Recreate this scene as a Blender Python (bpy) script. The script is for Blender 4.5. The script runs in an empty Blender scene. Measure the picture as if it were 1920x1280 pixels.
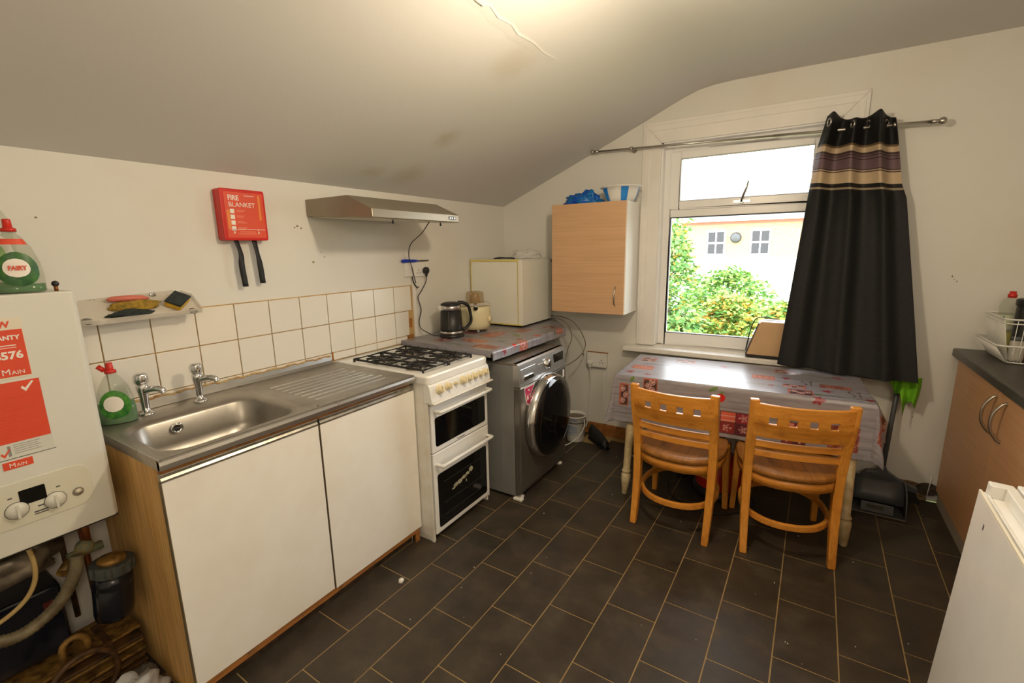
import bpy, bmesh, math, random
from mathutils import Vector, Matrix, noise
random.seed(7)
D = bpy.data; COL = bpy.context.scene.collection
PI = math.pi

# ------------------------------------------------------------------ camera
cam_data = D.cameras.new('camera'); cam = D.objects.new('camera', cam_data); COL.objects.link(cam)
_r, _u, _f = Vector((0.849, 0.528, -0.017)), Vector((-0.089, 0.175, 0.981)), Vector((-0.520, 0.831, -0.196))
YAW, PITCH, ROLL = 0.55907475, 0.19688821, -0.01696294
_f = Vector((-math.sin(YAW)*math.cos(PITCH), math.cos(YAW)*math.cos(PITCH), -math.sin(PITCH)))
_r0 = Vector((math.cos(YAW), math.sin(YAW), 0)); _u0 = _r0.cross(_f)
_r = _r0*math.cos(ROLL)+_u0*math.sin(ROLL); _u = _u0*math.cos(ROLL)-_r0*math.sin(ROLL)
cam.matrix_world = Matrix(((_r.x, _u.x, -_f.x, 0), (_r.y, _u.y, -_f.y, 0), (_r.z, _u.z, -_f.z, 1.5), (0, 0, 0, 1)))
cam_data.sensor_width = 36; cam_data.lens = 36*868.46/1920; cam_data.clip_start = 0.02; cam_data.clip_end = 200
bpy.context.scene.camera = cam

# ------------------------------------------------------------------ sky and lights
W = D.worlds.new('overcast_sky'); bpy.context.scene.world = W; W.use_nodes = True
bg = W.node_tree.nodes['Background']; bg.inputs[0].default_value = (0.93, 0.97, 1.0, 1); bg.inputs[1].default_value = 8.5
def lamp(name, kind, loc, energy, color, **kw):
    l = D.lights.new(name, kind); l.energy = energy; l.color = color
    for k, v in kw.items(): setattr(l, k, v)
    o = D.objects.new(name, l); COL.objects.link(o); o.location = loc
    return o
bulb = lamp('ceiling_bulb_light', 'POINT', (-0.43, 1.40, 2.08), 41, (1.0, 0.82, 0.585), shadow_soft_size=0.06)
fill_lamp = lamp('added_fill_light', 'POINT', (0.75, -0.30, 2.00), 31, (1.0, 0.83, 0.62), shadow_soft_size=0.15)  # added fill behind the camera for the cabinet doors, not a room lamp
portal = lamp('window_portal', 'AREA', (-0.39, 3.60, 1.48), 1, (1, 1, 1), shape='RECTANGLE', size=1.0, size_y=1.42)
portal.rotation_euler = (-PI/2, 0, 0); portal.data.cycles.is_portal = True
vs = bpy.context.scene.view_settings
vs.view_transform = 'Standard'; vs.look = 'None'; vs.gamma = 1; vs.use_curve_mapping = False; vs.exposure = 0.0

# ------------------------------------------------------------------ materials
MATS = {}
def srgb(r, g, b):
    return tuple(((c/255)/12.92 if c/255 <= 0.04045 else ((c/255+0.055)/1.055)**2.4) for c in (r, g, b))
class NT:
    def __init__(s, name):
        s.m = D.materials.new(name); s.m.use_nodes = True; s.t = s.m.node_tree; s.n = s.t.nodes; s.l = s.t.links
        s.p = s.n['Principled BSDF']; s.out = s.n['Material Output']
    def add(s, kind, **kw):
        n = s.n.new(kind)
        for k, v in kw.items():
            if k == 'inp':
                for kk, vv in v.items():
                    if hasattr(vv, 'is_linked') or isinstance(vv, bpy.types.NodeSocket): s.l.new(vv, n.inputs[kk])
                    else: n.inputs[kk].default_value = vv
            else: setattr(n, k, v)
        return n
    def set(s, **kw):
        for k, v in kw.items():
            k = k.replace('_', ' ')
            if isinstance(v, bpy.types.NodeSocket): s.l.new(v, s.p.inputs[k])
            else: s.p.inputs[k].default_value = v
    def coord(s, which='Object', scale=(1, 1, 1), rot=(0, 0, 0)):
        c = s.add('ShaderNodeTexCoord'); mp = s.add('ShaderNodeMapping')
        s.l.new(c.outputs[which], mp.inputs[0]); mp.inputs['Scale'].default_value = scale; mp.inputs['Rotation'].default_value = rot
        return mp.outputs[0]
    def noise(s, vec, scale, detail=4, rough=0.55, out=0):
        n = s.add('ShaderNodeTexNoise'); s.l.new(vec, n.inputs['Vector'])
        n.inputs['Scale'].default_value = scale; n.inputs['Detail'].default_value = detail; n.inputs['Roughness'].default_value = rough
        return n.outputs[out]
    def ramp(s, fac, stops, interp='LINEAR'):
        n = s.add('ShaderNodeValToRGB'); s.l.new(fac, n.inputs[0]); cr = n.color_ramp; cr.interpolation = interp
        while len(cr.elements) < len(stops): cr.elements.new(0.5)
        for e, (p, c) in zip(cr.elements, stops):
            e.position = p; e.color = (*c, 1) if len(c) == 3 else c
        return n.outputs[0]
    def mix(s, fac, a, b, blend='MIX'):
        n = s.add('ShaderNodeMix', data_type='RGBA', blend_type=blend)
        for sock, v in ((n.inputs[0], fac), (n.inputs[6], a), (n.inputs[7], b)):
            if isinstance(v, bpy.types.NodeSocket): s.l.new(v, sock)
            elif isinstance(v, (int, float)): sock.default_value = v
            else: sock.default_value = (*v, 1)
        return n.outputs[2]
    def bump(s, h, strength=0.2, dist=0.005):
        b = s.add('ShaderNodeBump'); s.l.new(h, b.inputs['Height']); b.inputs['Strength'].default_value = strength; b.inputs['Distance'].default_value = dist
        s.l.new(b.outputs[0], s.p.inputs['Normal'])
def mk(name, color, rough=0.5, metal=0.0, var=0.08, vscale=6, bump=0.0, bscale=60, color2=None, spec=None, trans=0, ior=None, coat=0, alpha=None, sub=0):
    if name in MATS: return MATS[name]
    s = NT(name); v = s.coord()
    c2 = color2 if color2 else tuple(max(0, c*(1-var)) for c in color)
    f = s.noise(v, vscale)
    s.set(Base_Color=s.mix(s.ramp(f, [(0.35, (0, 0, 0)), (0.7, (1, 1, 1))]), color, c2), Roughness=rough, Metallic=metal)
    if bump: s.bump(s.noise(v, bscale, 3), bump)
    if spec is not None: s.set(Specular_IOR_Level=spec)
    if trans: s.set(Transmission_Weight=trans)
    if ior: s.set(IOR=ior)
    if coat: s.set(Coat_Weight=coat, Coat_Roughness=0.1)
    if alpha is not None: s.set(Alpha=alpha)
    MATS[name] = s.m; return s.m
def wood(name, dark, light, axis=2, scale=1.0, rough=0.45, worn=None, gs=7, fine=0.5):
    if name in MATS: return MATS[name]
    s = NT(name); sc = [gs*scale]*3; sc[axis] = 0.55*scale
    v = s.coord(scale=tuple(sc)); n1 = s.noise(v, 2.2, 6, 0.6)
    sc2 = [90*scale]*3; sc2[axis] = 3*scale
    v2 = s.coord(scale=tuple(sc2)); n2 = s.noise(v2, 1.0, 3)
    c = s.ramp(n1, [(0.3, dark), (0.7, light)])
    c = s.mix(s.ramp(n2, [(0.45, (0, 0, 0)), (0.62, (fine,)*3)]), c, tuple(x*0.55 for x in dark))
    if worn:
        w = s.noise(s.coord(), 9, 5, 0.7)
        c = s.mix(s.ramp(w, [(0.56, (0, 0, 0)), (0.68, (0.8, 0.8, 0.8))]), c, worn)
    s.set(Base_Color=c, Roughness=rough); s.bump(n2, 0.08, 0.002)
    MATS[name] = s.m; return s.m

def stained_paint(name, base, stain, amt, rough=0.6, sc=1.4):
    s = NT(name); v = s.coord()
    n1 = s.noise(v, sc, 5, 0.6); n2 = s.noise(v, 22, 4, 0.7)
    c = s.mix(s.ramp(n1, [(0.52, (0, 0, 0)), (0.75, (amt,)*3)]), base, stain)
    c = s.mix(s.ramp(n2, [(0.70, (0, 0, 0)), (0.80, (0.35,)*3)]), c, stain)
    s.set(Base_Color=c, Roughness=rough, Specular_IOR_Level=0.3); s.bump(s.noise(v, 45, 3), 0.12, 0.004)
    MATS[name] = s.m; return s.m
M_WALL = stained_paint('painted_plaster', (0.72, 0.705, 0.655), (0.62, 0.50, 0.33), 0.22)
# ceiling: matt paint with two damp patches of their own
def ceiling_mat():
    s = NT('ceiling_paint'); v = s.coord(); base = (0.66, 0.65, 0.63)
    n1 = s.noise(v, 1.1, 5, 0.6)
    c = s.mix(s.ramp(n1, [(0.5, (0, 0, 0)), (0.8, (0.25,)*3)]), base, (0.63, 0.595, 0.53))
    g = s.add('ShaderNodeTexCoord').outputs['Object']
    nz = s.noise(v, 9, 4, 0.7, out=1)
    wob = s.add('ShaderNodeVectorMath', operation='MULTIPLY_ADD'); s.l.new(nz, wob.inputs[0]); wob.inputs[1].default_value = (0.12, 0.12, 0.0); s.l.new(g, wob.inputs[2])
    for (x, y, z, r, a) in ((-1.62, 2.09, 2.12, 0.13, 0.55), (-1.98, 1.9, 1.95, 0.10, 0.35), (-1.10, 1.95, 2.31, 0.17, 0.28), (-1.95, 2.15, 1.96, 0.16, 0.3)):
        d = s.add('ShaderNodeVectorMath', operation='DISTANCE'); s.l.new(wob.outputs[0], d.inputs[0]); d.inputs[1].default_value = (x, y, z)
        m = s.add('ShaderNodeMapRange', interpolation_type='SMOOTHSTEP'); s.l.new(d.outputs['Value'], m.inputs[0])
        m.inputs[1].default_value = r; m.inputs[2].default_value = 0.0; m.inputs[3].default_value = 0; m.inputs[4].default_value = a
        c = s.mix(m.outputs[0], c, (0.42, 0.32, 0.15))
    s.set(Base_Color=c, Roughness=0.75, Specular_IOR_Level=0.2); s.bump(s.noise(v, 30, 4), 0.15, 0.004)
    MATS['ceiling'] = s.m; return s.m
M_CEIL = ceiling_mat()
def floor_mat():
    s = NT('slate_effect_vinyl'); v = s.coord('Object'); oi = s.add('ShaderNodeObjectInfo')
    add = s.add('ShaderNodeVectorMath', operation='ADD'); s.l.new(v, add.inputs[0]); s.l.new(oi.outputs['Location'], add.inputs[1])
    n1 = s.noise(add.outputs[0], 7, 6, 0.65); n2 = s.noise(add.outputs[0], 60, 4, 0.7); n3 = s.noise(add.outputs[0], 3.1, 3, 0.5)
    c = s.ramp(n1, [(0.3, (0.026, 0.020, 0.014)), (0.52, (0.046, 0.036, 0.025)), (0.72, (0.080, 0.061, 0.040))])
    c = s.mix(s.ramp(n2, [(0.5, (0, 0, 0)), (0.75, (0.4,)*3)]), c, (0.05, 0.045, 0.038))
    c = s.mix(s.ramp(n3, [(0.45, (0, 0, 0)), (0.8, (0.35,)*3)]), c, (0.065, 0.037, 0.020))
    s.set(Base_Color=c, Roughness=s.ramp(n1, [(0.3, (0.36,)*3), (0.8, (0.52,)*3)]), Specular_IOR_Level=0.42); s.bump(n2, 0.15, 0.002)
    return s.m
M_FLOOR = floor_mat()
M_GROUT = mk('floor_joint', srgb(168, 140, 92), 0.7, var=0.35, vscale=5)
def tile_mat():
    s = NT('glazed_tile'); v = s.coord(); oi = s.add('ShaderNodeObjectInfo')
    n = s.noise(v, 18, 3); 
    c = s.mix(oi.outputs['Random'], (0.80, 0.755, 0.66), (0.76, 0.735, 0.68))
    s.set(Base_Color=c, Roughness=0.22); s.bump(n, 0.1, 0.004)
    return s.m
M_TILE = tile_mat()
M_TGROUT = mk('wall_tile_grout', srgb(196, 162, 104), 0.8, var=0.4, vscale=9)
M_RUST = mk('brown_stain', srgb(170, 110, 50), 0.8, var=0.5, vscale=30)
M_UPVC = mk('white_upvc', (0.86, 0.86, 0.85), 0.3, var=0.03)
M_TRIM = mk('white_gloss_trim', (0.80, 0.775, 0.73), 0.4, var=0.06)
def steel(name, axis, base=(0.50, 0.48, 0.45), rough=0.3):
    s = NT(name); sc = [120]*3; sc[axis] = 2
    n = s.noise(s.coord(scale=tuple(sc)), 2, 3); n2 = s.noise(s.coord(), 7, 5, 0.65)
    s.set(Base_Color=s.mix(s.ramp(n2, [(0.4, (0, 0, 0)), (0.75, (0.6,)*3)]), base, tuple(x*0.72 for x in base)), Metallic=0.95,
          Roughness=s.ramp(n2, [(0.3, (rough-0.06,)*3), (0.75, (rough+0.14,)*3)]))
    s.bump(n, 0.05, 0.001); MATS[name] = s.m; return s.m
M_STEEL = steel('brushed_steel', 1)
M_BASIN = steel('basin_steel', 1, (0.40, 0.375, 0.335), 0.36)
M_CHROME = mk('chrome', (0.72, 0.72, 0.72), 0.09, 1.0, var=0.1)
M_SATIN = mk('satin_nickel', (0.52, 0.50, 0.45), 0.3, 1.0)
M_ALU = mk('aluminium_trim', (0.50, 0.47, 0.40), 0.35, 0.9, var=0.4, vscale=25)
M_ENAMEL = mk('white_enamel', (0.86, 0.855, 0.825), 0.16, var=0.05, vscale=9)
M_ENAMEL_D = mk('stained_enamel', (0.82, 0.80, 0.76), 0.2, color2=(0.74, 0.70, 0.60), vscale=14)
M_KNOB = mk('yellowed_plastic', srgb(232, 218, 178), 0.35, var=0.15, vscale=40)
M_BGLASS = mk('black_glass', (0.006, 0.006, 0.006), 0.06, var=0.2, spec=0.6)
M_IRON = mk('black_cast_iron', (0.012, 0.011, 0.010), 0.55, var=0.3, vscale=30, bump=0.2)
M_BLACKP = mk('black_plastic', (0.012, 0.012, 0.012), 0.42, var=0.2)
M_RUBBER = mk('black_rubber', (0.010, 0.010, 0.010), 0.6, var=0.2)
M_GREYP = mk('grey_plastic', (0.085, 0.09, 0.098), 0.45, var=0.2)
M_WASH = mk('graphite_painted_steel', (0.24, 0.238, 0.23), 0.38, 0.2, var=0.1)
M_WASHL = mk('silver_panel', (0.43, 0.42, 0.40), 0.28, 0.7, var=0.08)
M_WHITEP = mk('white_plastic', (0.78, 0.77, 0.73), 0.35, var=0.05)
M_MELA = mk('cream_door_laminate', (0.88, 0.86, 0.81), 0.38, color2=(0.83, 0.79, 0.71), vscale=5)
M_CHIP = wood('bare_chipboard_side', srgb(208, 160, 92), srgb(232, 192, 124), 2, 1.3, 0.6)
M_RAWP = wood('raw_wood_edge', srgb(128, 78, 32), srgb(186, 122, 56), 1, 2.0, 0.7, worn=(0.08, 0.055, 0.035))
M_OAK = wood('light_oak_laminate', srgb(206, 164, 124), srgb(214, 174, 134), 0, 1.0, 0.42, gs=34, fine=0.16)
M_OAK2 = wood('dark_oak_laminate', srgb(196, 146, 102), srgb(204, 156, 112), 1, 1.0, 0.42, gs=34, fine=0.16)
M_CHAIR = wood('honey_beech', srgb(198, 126, 42), srgb(226, 158, 66), 2, 1.6, 0.34, worn=srgb(178, 112, 40), fine=0.25)
M_CHAIRR = wood('honey_beech_rail', srgb(196, 122, 40), srgb(224, 154, 62), 0, 1.6, 0.34, worn=srgb(170, 106, 38), fine=0.25)
M_SEAT = wood('worn_seat_wood', srgb(128, 82, 32), srgb(176, 118, 52), 1, 1.6, 0.38, worn=srgb(98, 60, 24), fine=0.3)
M_CREAM = mk('cream_painted_wood', srgb(214, 198, 158), 0.45, color2=srgb(180, 158, 112), vscale=22, bump=0.15)
M_CWHITE = mk('cabinet_white', (0.85, 0.84, 0.80), 0.35, var=0.03)
M_DWORK = mk('dark_worktop', (0.040, 0.034, 0.030), 0.35, color2=(0.06, 0.052, 0.045), vscale=70, bump=0.1)
M_RED = mk('red_plastic', (0.60, 0.022, 0.012), 0.3, var=0.1)
M_REDP = mk('red_print', (0.72, 0.075, 0.03), 0.45, var=0.04)
M_ORP = mk('orange_print', (0.82, 0.24, 0.04), 0.45, var=0.05)
M_WP = mk('white_print', (0.85, 0.80, 0.74), 0.5, var=0.03)
M_DP = mk('dark_print', (0.05, 0.05, 0.05), 0.5)
M_CARD = mk('cream_label', (0.74, 0.68, 0.55), 0.5, var=0.04)
M_BLUE = mk('blue_plastic', (0.004, 0.035, 0.50), 0.3)
M_GREENL = mk('green_liquid', (0.006, 0.16, 0.035), 0.08, var=0.2)
M_GREENB = mk('bright_green_label', (0.015, 0.36, 0.02), 0.4, color2=(0.25, 0.55, 0.03), vscale=25)
M_YEL = mk('yellow_sponge', srgb(212, 168, 50), 0.9, bump=0.6, bscale=120, var=0.25, vscale=30)
M_SCOUR = mk('dark_scourer', (0.030, 0.042, 0.040), 0.95, bump=0.7, bscale=200, var=0.4, vscale=60)
M_PINK = mk('pink_soap', srgb(206, 112, 92), 0.45, var=0.1)
M_FRIDGE = mk('off_white_fridge_steel', (0.80, 0.79, 0.71), 0.34, var=0.03)
M_YTRIM = mk('yellowed_seal', srgb(222, 205, 120), 0.5, var=0.15, vscale=20)
M_COPPER = mk('aged_copper', srgb(150, 92, 52), 0.45, 0.8, var=0.4, vscale=30)
M_LIME = mk('lime_cloth', srgb(118, 190, 30), 0.85, var=0.2, vscale=12, bump=0.3, bscale=300)
M_BOILER = mk('boiler_white', (0.70, 0.70, 0.64), 0.33, var=0.03)
M_HOSE = mk('grey_hose', srgb(128, 118, 92), 0.5, color2=srgb(80, 68, 46), vscale=18)
M_BROWN = mk('grimy_brown', srgb(98, 66, 32), 0.6, color2=srgb(32, 22, 12), vscale=22, bump=0.5, bscale=40)
M_GOLD = mk('dusty_brass', srgb(170, 130, 66), 0.5, 0.4, color2=srgb(60, 42, 20), vscale=30)
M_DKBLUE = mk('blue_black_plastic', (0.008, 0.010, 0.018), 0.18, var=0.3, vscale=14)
def clear(name, tint, alpha, rough=0.05):
    s = NT(name); s.set(Base_Color=(*tint, 1), Roughness=rough, Alpha=alpha)
    s.m.surface_render_method = 'BLENDED' if hasattr(s.m, 'surface_render_method') else s.m.surface_render_method
    MATS[name] = s.m; return s.m
M_CLEAR = clear('clear_plastic', (0.42, 0.47, 0.33), 0.26)
M_FILM = clear('thin_film_bag', (0.85, 0.85, 0.82), 0.35, 0.2)
M_ACRY = clear('clear_acrylic', (0.85, 0.80, 0.70), 0.42)
M_SMOKE = clear('brown_clear_plastic', (0.42, 0.30, 0.14), 0.55)
def glass():
    s = NT('window_glass'); tr = s.add('ShaderNodeBsdfTransparent'); gl = s.add('ShaderNodeBsdfGlossy'); gl.inputs['Roughness'].default_value = 0.02
    fr = s.add('ShaderNodeFresnel'); fr.inputs[0].default_value = 1.25; mx = s.add('ShaderNodeMixShader')
    s.l.new(fr.outputs[0], mx.inputs[0]); s.l.new(tr.outputs[0], mx.inputs[1]); s.l.new(gl.outputs[0], mx.inputs[2]); s.l.new(mx.outputs[0], s.out.inputs[0])
    return s.m
M_GLASS = glass()
# ------------------------------------------------------------------ mesh helpers
class MB:
    def __init__(s): s.v = []; s.f = []; s.mi = []; s.sm = []
    def add(s, verts, faces, mi=0, smooth=False):
        b = len(s.v); s.v += [Vector(v) for v in verts]
        for f in faces: s.f.append([b+i for i in f]); s.mi.append(mi); s.sm.append(smooth)
        return s
    def box(s, x0, x1, y0, y1, z0, z1, mi=0):
        v = [(x0,y0,z0),(x1,y0,z0),(x1,y1,z0),(x0,y1,z0),(x0,y0,z1),(x1,y0,z1),(x1,y1,z1),(x0,y1,z1)]
        return s.add(v, [(3,2,1,0),(4,5,6,7),(0,1,5,4),(1,2,6,5),(2,3,7,6),(3,0,4,7)], mi)
    def prism(s, poly, axis, a, b, mi=0, smooth=False):
        # poly: 2-D points in the two remaining axes (cyclic order), extruded a..b along axis
        n = len(poly)
        def P(p, t):
            return {'x': (t, p[0], p[1]), 'y': (p[0], t, p[1]), 'z': (p[0], p[1], t)}[axis]
        v = [P(p, a) for p in poly]+[P(p, b) for p in poly]
        s.add(v, [tuple(range(n))[::-1], tuple(range(n, 2*n))], mi)
        s.add(v, [(i, (i+1) % n, (i+1) % n+n, i+n) for i in range(n)], mi, smooth)
        return s
    def lathe(s, prof, c, axis='z', n=24, mi=0, smooth=True, sx=1, sy=1, cap=True, rot=None):
        b = []; c = Vector(c)
        for (r, h) in prof:
            for k in range(n):
                a = 2*PI*k/n; p = Vector((r*math.cos(a)*sx, r*math.sin(a)*sy, h))
                if axis == 'x': p = Vector((p.z, p.x, p.y))
                elif axis == 'y': p = Vector((p.y, p.z, p.x))
                if rot is not None: p = rot @ p
                b.append(c+p)
        m = len(prof); F = [(i*n+k, i*n+(k+1) % n, (i+1)*n+(k+1) % n, (i+1)*n+k) for i in range(m-1) for k in range(n)]
        s.add(b, F, mi, smooth)
        if cap:
            if prof[0][0] > 1e-5: s.add(b[:n], [tuple(range(n))[::-1]], mi)
            if prof[-1][0] > 1e-5: s.add(b[-n:], [tuple(range(n))], mi)
        return s
    def cyl(s, p0, p1, r, r1=None, n=12, mi=0, smooth=True):
        p0 = Vector(p0); p1 = Vector(p1); d = p1-p0; L = d.length
        q = d.to_track_quat('Z', 'Y').to_matrix()
        return s.lathe([(r, 0), (r if r1 is None else r1, L)], p0, 'z', n, mi, smooth, rot=q)
    def tube(s, pts, r, n=8, mi=0, closed=False, flat=None):
        pts = [Vector(p) for p in pts]; N = len(pts); vs = []; prev = None
        for i, p in enumerate(pts):
            if closed: t = pts[(i+1) % N]-pts[i-1]
            else: t = pts[min(i+1, N-1)]-pts[max(i-1, 0)]
            t.normalize()
            if prev is None: up = Vector((0, 0, 1)) if abs(t.z) < 0.9 else Vector((1, 0, 0)); u = t.cross(up).normalized()
            else: u = (prev-t*prev.dot(t)).normalized()
            prev = u; w = t.cross(u); rr = r[i] if isinstance(r, (list, tuple)) else r
            for k in range(n):
                a = 2*PI*(k+0.5)/n; vs.append(p+u*math.cos(a)*rr+w*math.sin(a)*rr*(flat or 1))
        F = []
        for i in range(N if closed else N-1):
            j = (i+1) % N
            F += [(i*n+k, i*n+(k+1) % n, j*n+(k+1) % n, j*n+k) for k in range(n)]
        s.add(vs, F, mi, n > 4)
        if not closed: s.add(vs, [tuple(range(n))[::-1], tuple(range((N-1)*n, N*n))], mi)
        return s
    def grid(s, fn, nu, nv, mi=0, smooth=True, skip=None):
        v = [fn(i/nu, j/nv) for j in range(nv+1) for i in range(nu+1)]
        F = [(j*(nu+1)+i, j*(nu+1)+i+1, (j+1)*(nu+1)+i+1, (j+1)*(nu+1)+i) for j in range(nv) for i in range(nu) if not (skip and skip(i, j))]
        return s.add(v, F, mi, smooth)
    def sphere(s, c, r, n=16, m=10, mi=0, sc=(1, 1, 1)):
        c = Vector(c); prof = [(math.sin(PI*i/m), -math.cos(PI*i/m)) for i in range(m+1)]
        vs = []; 
        for (a, h) in prof:
            for k in range(n): vs.append(c+Vector((a*math.cos(2*PI*k/n)*r*sc[0], a*math.sin(2*PI*k/n)*r*sc[1], h*r*sc[2])))
        return s.add(vs, [(i*n+k, i*n+(k+1) % n, (i+1)*n+(k+1) % n, (i+1)*n+k) for i in range(m) for k in range(n)], mi, True)
    def xf(s, M, start=0):
        for i in range(start, len(s.v)): s.v[i] = M @ s.v[i]
        return s
    def build(s, name, mats, parent=None, bevel=0, solid=0, subsurf=0, local=False, kind=None, label=None, origin=None, doubles=True):
        if not isinstance(mats, (list, tuple)): mats = [mats]
        me = D.meshes.new(name); off = Vector((0, 0, 0))
        if not local:
            if parent is not None:
                inv = world_of(parent).inverted(); s.v = [inv @ v for v in s.v]
            elif origin is None:
                xs = [v.x for v in s.v]; ys = [v.y for v in s.v]; zs = [v.z for v in s.v]
                off = Vector(((min(xs)+max(xs))/2, (min(ys)+max(ys))/2, min(zs)))
            else: off = Vector(origin)
        me.from_pydata([v-off for v in s.v], [], s.f); me.polygons.foreach_set('material_index', s.mi); me.polygons.foreach_set('use_smooth', s.sm)
        for m in mats: me.materials.append(m)
        bm = bmesh.new(); bm.from_mesh(me)
        if doubles: bmesh.ops.remove_doubles(bm, verts=bm.verts, dist=1e-5)
        bmesh.ops.recalc_face_normals(bm, faces=bm.faces); bm.to_mesh(me); bm.free()
        o = D.objects.new(name, me); COL.objects.link(o); o.location = off
        if parent is not None: o.parent = parent
        if solid:
            md = o.modifiers.new('solid', 'SOLIDIFY'); md.thickness = solid; md.offset = 0
        if bevel:
            md = o.modifiers.new('bevel', 'BEVEL'); md.width = bevel; md.segments = 2; md.limit_method = 'ANGLE'; md.angle_limit = 0.7
        if subsurf:
            md = o.modifiers.new('sub', 'SUBSURF'); md.levels = subsurf; md.render_levels = subsurf
        if kind: o['kind'] = kind
        if label: o['label'] = label
        return o
def world_of(o):
    m = Matrix.Translation(o.location) @ o.rotation_euler.to_matrix().to_4x4()
    return world_of(o.parent) @ m if o.parent else m
def tag(o, label, cat, group=None, kind=None):
    o['label'] = label; o['category'] = cat
    if group: o['group'] = group
    if kind: o['kind'] = kind
    return o
def thing(name, label, cat, loc=(0, 0, 0), rotz=0, group=None, rot=None):
    o = D.objects.new(name, None); COL.objects.link(o); o.location = loc
    o.rotation_euler = rot if rot else (0, 0, rotz); o.empty_display_size = 0.05
    return tag(o, label, cat, group)
def struct(name, mb, m, parent=None, **kw):
    o = mb.build(name, m, parent, **kw)
    if parent is None: o['kind'] = 'structure'
    return o
def copy_tree(o, parent=None):
    c = o.copy(); COL.objects.link(c); c.parent = parent
    for ch in [x for x in D.objects if x.parent is o]: copy_tree(ch, c)
    return c
def B(x0, x1, y0, y1, z0, z1): return MB().box(x0, x1, y0, y1, z0, z1)
def text_mb(txt, size, M, depth=0.0006, bold=0.0, align='LEFT', sx=1.0, mi=0):
    """flat lettering as a mesh: M maps (x right, y up, z out) to the world"""
    cu = D.curves.new('lettering', 'FONT'); cu.body = txt; cu.size = size; cu.extrude = depth; cu.align_x = align; cu.offset = bold; cu.resolution_u = 2
    ob = D.objects.new('lettering_tmp', cu); COL.objects.link(ob)
    dg = bpy.context.evaluated_depsgraph_get(); me = ob.evaluated_get(dg).to_mesh()
    mb = MB(); mb.add([M @ Vector((v.co.x*sx, v.co.y, v.co.z)) for v in me.vertices], [tuple(p.vertices) for p in me.polygons], mi)
    D.objects.remove(ob); D.curves.remove(cu)
    return mb
def frame(o, r, u):
    o = Vector(o); r = Vector(r).normalized(); u = Vector(u).normalized(); n = r.cross(u)
    return Matrix(((r.x, u.x, n.x, o.x), (r.y, u.y, n.y, o.y), (r.z, u.z, n.z, o.z), (0, 0, 0, 1)))
def rrect(cx, cy, hx, hy, r, n=6):
    pts = []
    for (sx, sy, a0) in ((1, 1, 0), (-1, 1, 90), (-1, -1, 180), (1, -1, 270)):
        for k in range(n+1):
            a = math.radians(a0+90*k/n); pts.append((cx+sx*(hx-r)+r*math.cos(a), cy+sy*(hy-r)+r*math.sin(a)))
    return pts
def spline(pts, n=8):
    pts = [Vector(p) for p in pts]; out = []
    P = [pts[0]*2-pts[1]]+pts+[pts[-1]*2-pts[-2]]
    for i in range(1, len(P)-2):
        for k in range(n):
            t = k/n; a, b, c, d = P[i-1], P[i], P[i+1], P[i+2]
            out.append(0.5*((2*b)+(c-a)*t+(2*a-5*b+4*c-d)*t*t+(3*b-a-3*c+d)*t**3))
    out.append(pts[-1]); return out

# ------------------------------------------------------------------ the room
XW, YF, XR, YB = -2.195, 3.41, 1.40, -1.30
CEIL = [(-2.195, 1.849), (-1.906, 1.970), (-1.448, 2.162), (-1.017, 2.347), (-0.84, 2.425), (-0.75, 2.462), (-0.67, 2.488), (-0.58, 2.502), (-0.46, 2.508), (-0.2, 2.510), (1.40, 2.506)]
def ceil_z(x):
    for (a, za), (b, zb) in zip(CEIL, CEIL[1:]):
        if x <= b: return za+(zb-za)*(x-a)/(b-a)
    return CEIL[-1][1]
mb = MB(); nC = 24
pl = CEIL
mb.grid(lambda u, v: (0, 0, 0), 1, 1) if False else None
vs_, fs_ = [], []
for j in range(2):
    for (x, z) in pl: vs_.append((x, (YB, YF)[j], z))
n_ = len(pl)
mb.add(vs_, [(i, i+1, n_+i+1, n_+i) for i in range(n_-1)], 0, True)
mb.add([(XW, YB, 2.62), (XR, YB, 2.62), (XR, YF, 2.62), (XW, YF, 2.62)], [(0, 1, 2, 3)])
mb.add([(XW, YB, 1.849), (XW, YF, 1.849), (XW, YF, 2.62), (XW, YB, 2.62)], [(0, 1, 2, 3)])
mb.add([(XR, YB, 2.506), (XR, YF, 2.506), (XR, YF, 2.62), (XR, YB, 2.62)], [(0, 1, 2, 3)])
for yy in (YB, YF): mb.add([(x, yy, z) for x, z in pl]+[(XR, yy, 2.62), (XW, yy, 2.62)], [tuple(range(n_+2))])
ceiling = struct('ceiling', mb, M_CEIL, origin=(0, 0, 0), doubles=False)
# lifting paint along the crack
def slope_pt(x, y, d=0.0): return Vector((x, y, ceil_z(x)-d))
pc = MB()
crk = [(-1.030, 1.40), (-1.034, 1.47), (-1.026, 1.53), (-1.040, 1.60), (-1.032, 1.68), (-1.046, 1.75), (-1.038, 1.86), (-1.045, 1.96), (-1.037, 2.07)]
def flap(side, lift, wid):
    vs = []; N = len(crk)
    for i, (x, y) in enumerate(crk):
        k = math.sin(PI*i/(N-1)); h = lift*(0.35+0.65*k)*(1 if i % 2 else 0.75)
        vs += [slope_pt(x+side*0.002, y, 0.001+h), slope_pt(x+side*wid*(0.5+0.5*k)*0.5, y, 0.001+h*0.35), slope_pt(x+side*wid*(0.5+0.5*k), y, 0.0004)]
    return vs, [(3*i+a, 3*i+a+1, 3*i+a+4, 3*i+a+3) for i in range(N-1) for a in (0, 1)]
v, f = flap(1, 0.0028, 0.012); pc.add(v, f, 0, False)
v, f = flap(-1, 0.0010, 0.035); pc.add(v, f, 0, False)
pc.build('lifting_paint', M_CEIL, ceiling)
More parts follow.
